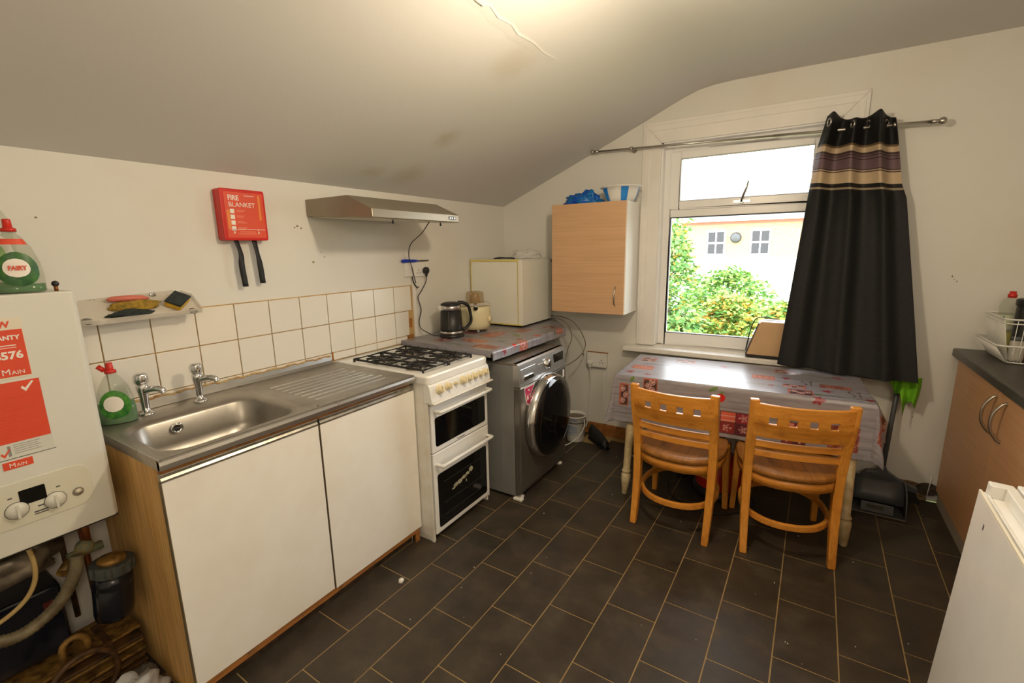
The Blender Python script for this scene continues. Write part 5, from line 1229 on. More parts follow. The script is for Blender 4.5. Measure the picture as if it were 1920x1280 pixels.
legp = [(0.012, 0.0), (0.017, 0.004), (0.026, 0.085), (0.029, 0.110), (0.028, 0.128), (0.022, 0.134), (0.0225, 0.140), (0.029, 0.146), (0.0255, 0.152), (0.0215, 0.160), (0.0235, 0.30), (0.030, 0.58), (0.031, 0.60)]
for (a, b) in ((0.095, 0.030+0.0), (TWd-0.072, -0.0), (0.095, TDp-0.07), (TWd-0.072, TDp-0.07)):
    if b < 0.1: b = 0.045
    lx_, ly_ = loc(a, b); m = MB().lathe(legp, (lx_, ly_, 0), n=24); m.box(lx_-0.03, lx_+0.03, ly_-0.03, ly_+0.03, 0.60, TZt-0.024)
    for v_ in m.v:
        k_ = max(0, (0.60-v_.z)/0.60); v_.y += (-0.085 if b < 0.2 else 0.03)*k_; v_.x += (-0.012 if a < 0.6 else 0.010)*k_
    m.build('leg', M_CREAM, tbl, local=True)
# cloth
RL, DS, DF, DB = 0.006, 0.22, 0.285, 0.0
vs, uvs = [], []; NA, NB = 330, 176
def cloth_pt(s, t):
    so = -s if s < 0 else (s-TWd if s > TWd else 0); sg = -1 if s < 0 else 1
    to = -t if t < 0 else 0
    a = min(max(s, 0), TWd); b = min(max(t, 0), TDp)
    r = (so**4+to**4)**0.25; z = TZt+0.0035
    if r <= 0: return TP(a, b, z+0.0006*noise.noise(Vector((s*7, t*7, 0))))
    th = math.atan2(so, to)            # 0 front, pi/2 side
    k = math.sin(2*th) if th < PI/2 else 0
    out = 0.008*min(1, r/0.02)+r*(0.03+0.20*k**1.5)+0.012*math.sin(s*16+1.0)*r*2*math.cos(th)+0.03*math.sin(t*14)*r*math.sin(th)
    if sg > 0 and so > 0: out += 0.05*math.exp(-((t-0.10)/0.07)**2)*min(1, r/0.12)*math.sin(th)
    dn = math.sqrt(max(r*r-out*out*0.6, 0))
    ox = math.sin(th)*out*sg; oy = -math.cos(th)*out
    rr = min(1, r/0.012); 
    return TP(a+ox, b+oy, z-dn*rr-(0 if r > 0.012 else 0))
for j in range(NB+1):
    t = -DF+(TDp+DF)*j/NB
    for i in range(NA+1):
        s = -DS+(TWd+2*DS)*i/NA
        vs.append(cloth_pt(s, t)); uvs.append((s, t))
mb = MB(); mb.add(vs, [(j*(NA+1)+i, j*(NA+1)+i+1, (j+1)*(NA+1)+i+1, (j+1)*(NA+1)+i) for j in range(NB) for i in range(NA)], 0, True)
mot = [('frame', 0.055, -0.115, 0.058, 0.135, 0), ('frame', 0.205, -0.045, 0.085, 0.085, 1), ('apple', 0.585, -0.062, 0.050, 0.055, 0), ('leaf', 0.545, -0.02, 0.06, 0.04, 1), ('grid', 0.665, -0.195, 0.155, 0.130, 0), ('star', 0.355, -0.225, 0.05, 0.05, 0),
       ('grid', 0.94, -0.20, 0.11, 0.12, 2), ('lime', 1.145, -0.175, 0.058, 0.050, 0), ('text', 1.150, -0.190, 0.120, 0.125, 1), ('star', 1.098, -0.255, 0.022, 0.035, 0), ('star', 1.14, -0.257, 0.022, 0.035, 0), ('leaf', 0.10, -0.015, 0.06, 0.03, 2), ('cutlery', 0.80, -0.13, 0.09, 0.13, 0),
       ('frame', 0.095, 0.46, 0.085, 0.11, 1), ('orange', 0.105, 0.235, 0.13, 0.10, 2), ('star', 0.06, 0.10, 0.06, 0.05, 0), ('stem', 0.19, 0.34, 0.16, 0.06, 1), ('star', 0.17, 0.08, 0.05, 0.05, 1), ('frame', 0.32, 0.50, 0.12, 0.08, 0), ('text', 0.45, 0.30, 0.13, 0.11, 3), ('leaf', 0.38, 0.13, 0.1, 0.06, 2), ('star', 0.56, 0.46, 0.06, 0.06, 0), ('cutlery', 0.62, 0.2, 0.1, 0.13, 0),
       ('orange', 0.780, 0.300, 0.12, 0.085, 1), ('stem', 0.79, 0.13, 0.12, 0.05, 1), ('star', 0.82, 0.135, 0.045, 0.045, 0), ('frame', 0.930, 0.170, 0.105, 0.060, 0), ('frame', 0.955, 0.060, 0.115, 0.095, 1), ('star', 0.895, 0.325, 0.055, 0.05, 1), ('cutlery', 0.995, 0.26, 0.09, 0.10, 1), ('text', 1.12, 0.235, 0.14, 0.07, 2), ('star', 1.075, 0.135, 0.055, 0.05, 0), ('cutlery', 1.195, 0.13, 0.08, 0.11, 1), ('stem', 1.13, 0.050, 0.22, 0.06, 0), ('leaf', 1.02, 0.04, 0.06, 0.03, 0), ('star', 1.245, 0.05, 0.05, 0.05, 1), ('star', 1.03, -0.012, 0.06, 0.035, 0),
       ('frame', 1.38, 0.10, 0.08, 0.12, 1), ('orange', -0.12, 0.2, 0.09, 0.12, 0), ('text', 1.40, -0.12, 0.10, 0.12, 1), ('frame', 0.9, 0.48, 0.12, 0.08, 0), ('star', 1.15, 0.45, 0.06, 0.06, 0)]
tc = mb.build('table_cloth', M_CLOTH, doubles=False); paint_mesh(tc, uvs, mot)
md = tc.modifiers.new('s', 'SOLIDIFY'); md.thickness = 0.0012; md.offset = 0
tag(tc, 'grey vinyl cloth printed with red and brown motifs draped over the dining table', 'tablecloth')

# ------------------------------------------------------------------ chairs
def make_chair(lab, loc_, rz):
    c = thing('dining_chair', lab, 'chair', loc_, rz, 'dining chairs at the table')
    HW = 0.188
    bow = lambda x, b: -b*(1-(x/0.21)**2)
    def leg_line(z, side):
        # rear post: leans back at the foot and at the top
        k = z/0.81; y = 0.0+0.060*math.sin(PI*min(1, k*1.15))*0.9-0.030*max(0, (k-0.60)/0.40)**1.3; x = side*(HW+0.008*k)
        return x, y
    for side in (-1, 1):
        vs = []; zz = [0.0, 0.06, 0.15, 0.25, 0.35, 0.45, 0.55, 0.65, 0.72, 0.78, 0.806]
        for z in zz:
            x, y = leg_line(z, side); w = 0.016+0.004*min(1, z/0.3); d = 0.017+0.006*math.sin(PI*min(1, z/0.7))
            vs += [(x-w, y-d, z), (x+w, y-d, z), (x+w, y+d, z), (x-w, y+d, z)]
        m = MB(); n = len(zz); m.add(vs, [(4*i+k, 4*i+(k+1) % 4, 4*i+4+(k+1) % 4, 4*i+4+k) for i in range(n-1) for k in range(4)]+[(3, 2, 1, 0), (4*n-4, 4*n-3, 4*n-2, 4*n-1)], 0, False)
        m.build('rear_leg', M_CHAIR, c, bevel=0.005, local=True)
    for side in (-1, 1):
        m = MB(); vs = []
        for z, w in ((0.0, 0.014), (0.2, 0.017), (0.41, 0.020)):
            x = side*(0.205-0.012*(z/0.41)); y = 0.420-0.015*(z/0.41)
            vs += [(x-w, y-w, z), (x+w, y-w, z), (x+w, y+w, z), (x-w, y+w, z)]
        m.add(vs, [(4*i+k, 4*i+(k+1) % 4, 4*i+4+(k+1) % 4, 4*i+4+k) for i in range(2) for k in range(4)]+[(3, 2, 1, 0), (8, 9, 10, 11)], 0, False)
        m.build('front_leg', M_CHAIR, c, bevel=0.004, local=True)
    # top rail with four square holes
    xs = [-0.195, -0.150]
    hc = [-0.118, -0.038, 0.042, 0.122]; hw = 0.0165; xs = [-0.196, -0.160]; 
    xl = [-0.196, -0.165]
    for h in hc: xl += [h-hw, h+hw, ]
    xl += [0.16, 0.196]; ext = []
    for a, b in zip(xl, xl[1:]): ext += [a, (a+b)/2]
    xl = ext+[xl[-1]]
    zl = [0.618, 0.65, 0.694, 0.728, 0.76, 0.792]
    def yat(x, z): return leg_line(z, 1)[1]-0.004+bow(x, 0.030)
    isH = lambda i, j: j == 2 and any(h-hw-1e-6 < (xl[i]+xl[i+1])/2 < h+hw+1e-6 for h in hc)
    m = MB(); nxl, nzl = len(xl), len(zl); th = 0.010
    def zt(x, z): return z+(-0.006*(1-(x/0.2)**2) if z > 0.79 else 0)
    fr_ = [(x, yat(x, z)-th, zt(x, z)) for z in zl for x in xl]; bk_ = [(x, yat(x, z)+th, zt(x, z)) for z in zl for x in xl]
    m.v = [Vector(v) for v in fr_+bk_]; O = nxl*nzl
    from collections import Counter
    edges = Counter()
    for j in range(nzl-1):
        for i in range(nxl-1):
            if isH(i, j): continue
            q = [j*nxl+i, j*nxl+i+1, (j+1)*nxl+i+1, (j+1)*nxl+i]
            m.f.append(q); m.f.append([O+k for k in q[::-1]]); m.mi += [0, 0]; m.sm += [False, False]
            for a, b in zip(q, q[1:]+q[:1]): edges[(min(a, b), max(a, b))] += 1
    for (a, b), k in edges.items():
        if k == 1: m.f.append([a, b, b+O, a+O]); m.mi.append(0); m.sm.append(False)
    m.build('top_rail', M_CHAIRR, c, bevel=0.0025, local=True)
    for (za, zb, b_) in ((0.562, 0.593, 0.028), (0.509, 0.538, 0.026)):
        m = MB(); n = 14; vs = []
        for i in range(n+1):
            x = -0.186+0.372*i/n; y = leg_line((za+zb)/2, 1)[1]+bow(x, b_)
            vs += [(x, y-0.008, za), (x, y+0.008, za), (x, y+0.008, zb), (x, y-0.008, zb)]
        m.add(vs, [(4*i+k, 4*i+(k+1) % 4, 4*i+4+(k+1) % 4, 4*i+4+k) for i in range(n) for k in range(4)]+[(0, 1, 2, 3), (4*n+3, 4*n+2, 4*n+1, 4*n)])
        m.build('back_slat', M_CHAIRR, c, bevel=0.003, local=True)
    # seat: rounded, dished board, on a bent apron band
    cy = 0.215
    def outl(k, g=0.0):
        a = 2*PI*k/48; e = 2.5; ca, sa = math.cos(a), math.sin(a)
        rx, ry = 0.224+g, 0.250+g
        r = 1/((abs(ca/rx))**e+(abs(sa/ry))**e)**(1/e); return (r*ca, cy+r*sa)
    m = MB(); lv = [(0.0, 0.420), (-0.0, 0.446), (-0.006, 0.451), (-0.04, 0.450), (-0.10, 0.443), (-0.16, 0.440)]
    R_ = [[(*outl(k, g), z) for k in range(48)] for g, z in lv]
    m.add([p for r in R_ for p in r], [(i*48+k, i*48+(k+1) % 48, (i+1)*48+(k+1) % 48, (i+1)*48+k) for i in range(len(lv)-1) for k in range(48)], 0, True)
    m.add(R_[-1], [tuple(range(48))], 0, True); m.add(R_[0], [tuple(range(48))[::-1]])
    m.build('seat', M_SEAT, c, local=True)
    m = MB(); Ra = [(*outl(k, -0.006), z) for z in (0.370, 0.419) for k in range(48)]; Rb = [(*outl(k, -0.024), z) for z in (0.370, 0.419) for k in range(48)]
    m.add(Ra, [(k, (k+1) % 48, 48+(k+1) % 48, 48+k) for k in range(48)], 0, True); m.add(Rb, [(k, (k+1) % 48, 48+(k+1) % 48, 48+k) for k in range(48)], 0, True)
    m.add(Ra+Rb, [(k, (k+1) % 48, 96+(k+1) % 48, 96+k) for k in range(48)]); m.add(Ra+Rb, [(48+k, 48+(k+1) % 48, 144+(k+1) % 48, 144+k) for k in range(48)])
    m.build('seat_band', M_CHAIRR, c, local=True)
    # bent hoop stretcher
    m = MB(); N2 = 56; vs = []
    for k in range(N2):
        a = 2*PI*k/N2; rx, ry = 0.196, 0.222; e = 2.2; ca, sa = math.cos(a), math.sin(a); r = 1/((abs(ca/rx))**e+(abs(sa/ry))**e)**(1/e)
        for (g, z) in ((-0.012, 0.168), (0.006, 0.168), (0.006, 0.198), (-0.012, 0.198)): rr_ = r+g; vs.append((rr_*ca, 0.198+rr_*sa, z))
    m.add(vs, [(4*i+k, 4*i+(k+1) % 4, (4*i+4) % (4*N2)+(k+1) % 4, (4*i+4) % (4*N2)+k) for i in range(N2) for k in range(4)], 0, False)
    m.build('hoop_stretcher', M_CHAIRR, c, bevel=0.003, local=True)
    return c
make_chair('honey wooden chair with its back to us, at the left half of the table', (-0.492, 2.318, 0), math.radians(-3.0))
make_chair('honey wooden chair turned slightly, at the right half of the table near the broom', (0.052, 2.388, 0), math.radians(11.5))

# ------------------------------------------------------------------ under and beside the table
vac = thing('red_floor_appliance', 'red rounded appliance with black wheel and hose under the table behind the left chair', 'vacuum cleaner', (-0.33, 2.90, 0))
MB().lathe([(0.115, 0.03), (0.135, 0.05), (0.14, 0.13), (0.13, 0.19), (0.09, 0.235), (0.0, 0.25)], (-0.33, 2.93, 0), n=36).build('drum', M_RED, vac)
MB().lathe([(0.15, 0.0), (0.155, 0.02), (0.15, 0.045), (0.12, 0.06)], (-0.33, 2.93, 0.001), n=36).build('base', M_BLACKP, vac)
MB().tube(spline([(-0.33, 2.86, 0.19), (-0.40, 2.80, 0.20), (-0.50, 2.80, 0.14), (-0.56, 2.90, 0.05), (-0.50, 3.02, 0.03), (-0.40, 3.10, 0.03)], 8), 0.018, 10).build('hose', M_RUBBER, vac)
cable = MB().tube(spline([(-0.98, 3.10, 0.006), (-0.86, 3.16, 0.006), (-0.76, 3.10, 0.006), (-0.6, 3.16, 0.006), (-0.4, 3.2, 0.006)], 8), 0.005, 7)
tag(cable.build('white_floor_cable', M_WHITEP), 'white cable lying on the floor under the table by the left leg', 'cable')
cable = MB().tube(spline([(-0.63, 2.92, 0.005), (-0.57, 2.72, 0.005), (-0.40, 2.62, 0.005), (-0.22, 2.68, 0.005), (-0.12, 2.84, 0.005), (-0.2, 3.0, 0.005)], 8), 0.005, 7)
tag(cable.build('black_floor_cable', M_RUBBER), 'black cable curling on the floor tiles under the left chair', 'cable')
# paint tub
tx, ty = -1.430, 3.215
tub = thing('paint_tub', 'white plastic tub with blue print and carry handle beside the washing machine', 'tub', (tx, ty, 0))
MB().lathe([(0.0, 0.002), (0.068, 0.002), (0.070, 0.006), (0.083, 0.200), (0.087, 0.202), (0.087, 0.212), (0.083, 0.212), (0.080, 0.190), (0.0, 0.185)], (tx, ty, 0), n=36).build('shell', M_WHITEP, tub)
MB().lathe([(0.079, 0.190), (0.0, 0.1905)], (tx, ty, 0), n=30, cap=False).build('contents', mk('grey_brown_paint', (0.22, 0.18, 0.13), 0.6, color2=(0.10, 0.08, 0.06), vscale=40), tub)
MB().lathe([(0.0805, 0.155), (0.0815, 0.162)], (tx, ty, 0), n=36, cap=False).build('dark_ring', M_BLACKP, tub)
T = MB(); rs = random.Random(2)
for j, zz in enumerate((0.186, 0.180, 0.135, 0.125, 0.115, 0.105, 0.09, 0.08, 0.065)):
    for i in range(7):
        if rs.random() < 0.3: continue
        a0 = -2.35+i*0.20; R = 0.0715+0.0135*zz/0.2+0.0006
        T.add([(tx+R*math.cos(a), ty+R*math.sin(a), z) for a, z in ((a0, zz), (a0+0.15, zz), (a0+0.15, zz+0.005), (a0, zz+0.005))], [(0, 1, 2, 3)])
T.build('blue_print', mk('pale_blue_print', srgb(110, 140, 190), 0.5), tub)
MB().tube(spline([(tx+0.082, ty-0.02, 0.19), (tx+0.10, ty-0.05, 0.15), (tx+0.085, ty-0.11, 0.09), (tx+0.03, ty-0.17, 0.035), (tx-0.03, ty-0.22, 0.012)], 6), 0.0035, 7).build('carry_handle', M_WHITEP, tub)
# dark shoe
sh_ = thing('dark_shoe', 'dusty black shoe on its side on the floor by the skirting', 'shoe', (-1.20, 3.22, 0))
m = MB()
def shoe_fn(u, v):
    a = 2*PI*v; t = u; w = 0.040*(0.75+0.35*math.sin(PI*min(1, t*1.15)))*(1 if 0.03 < t < 0.97 else 0.3); h = 0.030+0.028*(1-t)**0.7
    if t > 0.97: h = 0.012
    return Vector((-0.12+0.26*t, w*math.cos(a), max(0.003, h+h*0.95*math.sin(a))))
m.grid(shoe_fn, 18, 16); m.xf(Matrix.Translation((-1.245, 3.235, 0)) @ Matrix.Rotation(-0.72, 4, 'Z')); m.build('upper', M_RUBBER, sh_)
m = MB(); m.prism(rrect(0.01, 0, 0.135, 0.040, 0.036, 6), 'z', 0.001, 0.014); m.xf(Matrix.Translation((-1.245, 3.235, 0)) @ Matrix.Rotation(-0.72, 4, 'Z')); m.build('sole', M_BLACKP, sh_)
# far wall socket, plug, lead and trunking
sk2 = thing('low_wall_socket', 'grubby white double socket with a white plug, low on the far wall', 'socket', (-1.32, YF, 0.57))
MB().box(-1.405, -1.245, YF-0.028, YF-0.001, 0.572, 0.684).build('back_box', M_CARD, sk2, bevel=0.002)
B(-1.408, -1.242, YF-0.036, YF-0.028, 0.570, 0.686).build('face_plate', M_WHITEP, sk2, bevel=0.003)
B(-1.41, -1.24, YF-0.034, YF-0.001, 0.686, 0.6885).build('dusty_top', M_RUST, sk2)
m = MB(); m.lathe([(0.022, 0), (0.024, -0.01), (0.022, -0.028), (0.0, -0.032)], (-1.375, YF-0.037, 0.608), 'y', 20); m.box(-1.386, -1.364, YF-0.06, YF-0.04, 0.570, 0.60); m.build('white_plug', M_WHITEP, sk2, bevel=0.002)
m = MB()
for dx, dz2 in ((0, 0.014), (-0.011, -0.006), (0.011, -0.006)): m.box(-1.285+dx-0.003, -1.285+dx+0.003, YF-0.0366, YF-0.0358, 0.615+dz2-0.004, 0.615+dz2+0.004)
m.build('socket_holes', M_BLACKP, sk2)
for x in (-1.345, -1.262): B(x-0.006, x+0.006, YF-0.039, YF-0.036, 0.652, 0.668).build('rocker', M_WHITEP, sk2)
MB().tube(spline([(-1.375, YF-0.05, 0.572), (-1.378, YF-0.035, 0.50), (-1.380, YF-0.012, 0.40), (-1.392, YF-0.010, 0.28), (-1.398, YF-0.010, 0.13), (-1.41, YF-0.03, 0.05)], 7), 0.0042, 7).build('white_lead', M_WHITEP, sk2)
tag(B(-1.275, -1.252, YF-0.012, YF-0.0005, 0.10, 0.570).build('cable_trunking', M_TRIM, bevel=0.002), 'cream cable trunking dropping from the low socket to the skirting', 'trunking')
# long handled dustpan and brush
dpn = thing('dustpan', 'dark grey upright dustpan with rounded hood on the floor right of the table', 'dustpan', (0.48, 3.15, 0))
m = MB(); m.box(0.352, 0.598, 3.075, 3.235, 0.001, 0.006); m.build('pan_floor', M_GREYP, dpn)
for s_, x in ((1, 0.352), (-1, 0.598)):
    MB().prism([(3.075, 0.001), (3.082, 0.045), (3.10, 0.095), (3.13, 0.135), (3.17, 0.155), (3.235, 0.16), (3.235, 0.001)], 'x', x-0.003, x+0.003).build('side_wall', M_GREYP, dpn)
m = MB()
prf = [(3.145, 0.048), (3.17, 0.098), (3.20, 0.135), (3.235, 0.158)]
m.add([(x, y, z) for y, z in prf for x in (0.352, 0.42, 0.475, 0.53, 0.598)], [(j*5+i, j*5+i+1, j*5+i+6, j*5+i+5) for j in range(3) for i in range(4)], 0, True)
m.build('hood', M_GREYP, dpn, solid=0.004)
B(0.352, 0.598, 3.23, 3.236, 0.001, 0.16).build('rear_wall', M_GREYP, dpn)
B(0.352, 0.600, 3.070, 3.076, 0.001, 0.006).build('rubber_lip', mk('grey_lip', (0.20, 0.18, 0.15), 0.6), dpn)
B(0.425, 0.50, 3.085, 3.089, 0.03, 0.05).build('tag_plate', mk('dark_label', (0.08, 0.075, 0.06), 0.4), dpn)
m = MB(); m.prism([(3.084, 0.012), (3.10, 0.060), (3.104, 0.058), (3.088, 0.010)], 'x', 0.400, 0.545); m.build('front_plate', M_GREYP, dpn)
brm = thing('lobby_brush', 'dark grey angled brush with long handle leaning on the wall right of the table', 'broom', (0.54, 3.33, 0.05))
m = MB(); hp = Vector((0.500, 3.285, 0.215)); tp = Vector((0.530, 3.350, 0.80)); m.tube([hp, hp.lerp(tp, 0.5), tp], [0.014, 0.0125, 0.0125], 12); m.build('handle', M_GREYP, brm)
m = MB(); P = [(0.405, 0.150), (0.425, 0.176), (0.470, 0.186), (0.487, 0.222), (0.513, 0.222), (0.525, 0.190), (0.575, 0.155), (0.668, 0.115), (0.672, 0.098), (0.655, 0.092), (0.40, 0.135)]
m.prism(P, 'y', 3.262, 3.302); m.build('head', M_GREYP, brm, bevel=0.004)
m = MB(); rs = random.Random(4)
for i in range(150):
    t = rs.random(); x = 0.415+0.24*t; z = 0.132-0.036*t; y = rs.uniform(3.268, 3.298); L = 0.075
    p = Vector((x, y, z+0.004)); q = p+Vector((0.010+0.02*t, rs.uniform(-.004, .004), -L))
    m.add([p+Vector((-.003, 0, 0)), p+Vector((.003, 0, 0)), q+Vector((.003, 0, 0)), q+Vector((-.003, 0, 0))], [(0, 1, 2, 3)])
m.prism([(0.42, 0.13), (0.654, 0.096), (0.672, 0.035), (0.43, 0.06)], 'y', 3.272, 3.294)
m.build('bristles', M_RUBBER, brm, kind='stuff')
# lime cloth hanging on the handle
def lime(u, v):
    x = 0.462+0.150*u+0.012*math.sin(v*3)*(u-0.3); top = 0.765
    kn_ = [(0, 0.035), (0.2, 0.075), (0.3, 0.115), (0.42, 0.10), (0.52, 0.17), (0.62, 0.235), (0.70, 0.16), (0.82, 0.14), (1.0, 0.19), (1.01, 0.19)]
    for (a_, la), (b_, lb2_) in zip(kn_, kn_[1:]):
        if a_ <= u <= b_: ln = la+(lb2_-la)*(u-a_)/(b_-a_); break
    z = top-v*ln; y = 3.286-0.026*math.sin(u*PI*5.2)*(0.3+0.7*v)-0.012*math.sin(u*9+v*3)
    x += (0.53-x)*0.12*v
    return (x, y, z)
lm = MB().grid(lime, 60, 26)
tag(lm.build('lime_green_cloth', M_LIME, solid=0.0015), 'lime green cleaning cloth hanging over the brush handle beneath the curtain', 'cloth')

# toaster on the sill
ts = thing('toaster', 'beige brown sided toaster on the window sill half behind the curtain', 'toaster', (-0.15, 3.36, 0.786))
m = MB(); m.prism([(-0.272, 0.796), (-0.020, 0.796), (-0.020, 1.005), (-0.040, 1.018), (-0.195, 1.018), (-0.210, 1.005)], 'y', 3.322, 3.462); m.build('body', mk('toaster_beige', srgb(202, 166, 124), 0.33), ts, bevel=0.006)
m = MB(); m.prism([(-0.275, 0.7865), (-0.018, 0.7865), (-0.018, 0.800), (-0.272, 0.800)], 'y', 3.318, 3.464); m.build('base', M_BLACKP, ts)
m = MB(); m.prism([(-0.277, 0.802), (-0.272, 0.800), (-0.209, 1.007), (-0.215, 1.008)], 'y', 3.318, 3.464); m.build('end_panel', M_GREYP, ts)
m = MB(); m.box(-0.265, -0.250, 3.36, 3.40, 0.83, 0.845); m.build('lever', M_BLACKP, ts)
m = MB()
for y in (3.362, 3.412): m.box(-0.185, -0.05, y-0.010, y+0.010, 1.0175, 1.0192)
m.build('slots', M_BLACKP, ts)
MB().tube(spline([(-0.10, 3.45, 1.024), (-0.16, 3.44, 1.026), (-0.20, 3.44, 1.032), (-0.235, 3.445, 1.02), (-0.258, 3.45, 0.97), (-0.275, 3.455, 0.88), (-0.285, 3.46, 0.80)], 6), 0.0035, 7).build('cord', M_BLACKP, ts)
# ------------------------------------------------------------------ right hand cabinets and worktop
RX, RTY0 = 0.743, 1.72
rc = thing('right_base_cabinet', 'oak effect base cabinet with two bow-handled doors under the dark worktop', 'cabinet', (1.06, 2.8, 0))
mb = MB(); t = 0.016
mb.box(0.785, 1.38, YF-0.04, YF-0.022, 0.10, 0.882); mb.box(0.785, 1.38, 1.76, 1.778, 0.10, 0.882); mb.box(0.785, 1.38, 1.778, YF-0.04, 0.10, 0.116); mb.box(0.785, 0.80, 1.778, YF-0.04, 0.865, 0.882)
mb.build('carcass', M_CWHITE, rc)
mb = MB(); mb.box(0.780, 0.795, 1.76, YF-0.024, 0.0, 0.092); mb.build('plinth', mk('pale_plinth', srgb(170, 158, 140), 0.45), rc)
for (a, b, hy) in ((2.682, YF-0.045, 2.735), (1.98, 2.676, 2.615)):
    d = B(0.764, 0.783, a, b, 0.095, 0.872).build('door', M_OAK2, rc, bevel=0.001)
    z0, z1 = 0.672, 0.842
    MB().tube(spline([(0.765, hy, z0), (0.748, hy, z0+0.012), (0.726, hy, (z0+z1)/2-0.03), (0.726, hy, (z0+z1)/2+0.03), (0.748, hy, z1-0.012), (0.765, hy, z1)], 7), 0.006, 10).build('handle', M_SATIN, d)
B(0.764, 0.783, 1.76, 1.975, 0.095, 0.872).build('door', M_OAK2, rc, bevel=0.001)
B(0.772, 0.783, YF-0.043, YF-0.024, 0.095, 0.872).build('filler_strip', M_OAK2, rc)
wt = MB(); wt.prism([(RX, 0.884), (XR-0.002, 0.884), (XR-0.002, 0.924), (RX+0.006, 0.924), (RX, 0.918)], 'y', 1.74, YF-0.001)
tag(wt.build('dark_worktop', M_DWORK, bevel=0.002), 'dark speckled worktop along the right hand wall', 'worktop')
# wire basket
wbk = thing('wire_basket', 'white wire dish basket in two tiers on the dark worktop', 'basket', (1.03, 3.12, 0.925))
bx0, bx1, by0_, by1_ = 0.860, 1.20, 3.055, 3.352; zb = 0.926
def loop(x0, x1, y0, y1, z, r, m, rad=0.03):
    m.tube([(x, y, z) for x, y in rrect((x0+x1)/2, (y0+y1)/2, (x1-x0)/2, (y1-y0)/2, rad, 4)], r, 6, closed=True)
m = MB(); loop(bx0-0.048, bx1+0.02, by0_-0.03, by1_+0.030, zb+0.088, 0.0042, m); loop(bx0, bx1, by0_, by1_, zb+0.006, 0.003, m)
loop(bx0-0.030, bx1, by0_-0.015, by1_+0.006, zb+0.212, 0.0042, m); loop(bx0-0.028, bx1, by0_-0.014, by1_+0.006, zb+0.192, 0.0025, m)
m.build('rim', M_WHITEP, wbk)
m = MB(); n = 20
for i in range(n):
    y = by0_+0.01+(by1_-by0_-0.02)*i/(n-1)
    m.tube([(bx0, y, zb+0.004), (bx0-0.048, y+0.004, zb+0.088)], 0.0018, 5); m.tube([(bx0+0.004, y, zb+0.006), (bx0-0.030, y, zb+0.212)], 0.0016, 5)
for i in range(14):
    x = bx0+0.01+(bx1-bx0-0.02)*i/13
    m.tube([(x, by1_, zb+0.004), (x, by1_+0.035, zb+0.095)], 0.0018, 5); m.tube([(x, by1_, zb+0.006), (x, by1_+0.006, zb+0.205)], 0.0016, 5); m.tube([(x, by0_, zb+0.006), (x, by0_-0.015, zb+0.212)], 0.0016, 5); m.tube([(x, by0_, zb+0.006), (x, by0_-0.03, zb+0.088)], 0.0016, 5)
    m.tube([(x, by0_, zb+0.004), (x, by1_, zb+0.004)], 0.0016, 5)
m.build('wires', M_WHITEP, wbk)
bt_ = thing('squeezy_bottle', 'clear squeezy bottle with red cap and yellow contents standing in the wire basket', 'bottle', (0.905, 3.300, zb+0.006))
o = (0.905, 3.300, zb+0.008)
MB().lathe([(0.036, 0), (0.040, 0.01), (0.040, 0.24), (0.030, 0.275), (0.016, 0.285)], o, n=28).build('body', M_CLEAR, bt_)
MB().lathe([(0.038, 0.004), (0.038, 0.11)], o, n=28).build('contents', mk('pale_yellow_liquid', srgb(214, 200, 90), 0.2), bt_)
MB().lathe([(0.017, 0.285), (0.018, 0.300), (0.013, 0.305), (0.013, 0.317)], o, n=18).build('cap', M_RED, bt_)
lb_ = MB(); n = 12
for j in range(2):
    pass
lb_.lathe([(0.0406, 0.13), (0.0406, 0.20)], o, n=28, cap=False); lb_.build('label', mk('pale_label_film', srgb(200, 204, 176), 0.4), bt_)
T = MB()
for i in range(3):
    a = PI+0.15+i*0.32; T.add([(o[0]+0.0412*math.cos(q), o[1]+0.0412*math.sin(q), o[2]+z) for q, z in ((a, 0.165), (a+0.22, 0.165), (a+0.22, 0.192), (a, 0.192))], [(0, 1, 2, 3)])
T.build('blue_marks', mk('teal_print', srgb(30, 90, 120), 0.4), bt_)
pt = thing('black_lidded_jar', 'black round tub with a lid in the wire basket at the right edge', 'jar', (0.952, 3.190, zb+0.006))
MB().lathe([(0.052, 0.0), (0.055, 0.01), (0.055, 0.252), (0.050, 0.256)], (0.952, 3.190, zb+0.008), n=32).build('body', M_BLACKP, pt)
MB().lathe([(0.056, 0.256), (0.060, 0.260), (0.060, 0.284), (0.054, 0.290), (0, 0.291)], (0.952, 3.190, zb+0.008), n=32).build('lid', M_BLACKP, pt)
sm = thing('small_glass_jar', 'small clear jar low in the front of the wire basket', 'jar', (0.900, 3.105, zb+0.006))
MB().lathe([(0.026, 0), (0.028, 0.01), (0.028, 0.09), (0.022, 0.10)], (0.900, 3.105, zb+0.008), n=24).build('body', M_ACRY, sm)
MB().lathe([(0.024, 0.10), (0.024, 0.115), (0, 0.116)], (0.900, 3.105, zb+0.008), n=24).build('lid', M_GREYP, sm)
crumple('orange_scrap', (0.955, 3.10, zb+0.012), 0.022, (1, 1, 1.2), mk('orange_scrap', srgb(186, 96, 60), 0.8), 'orange brown scrap in the front corner of the wire basket', 'scrap', 2, 16, 10)

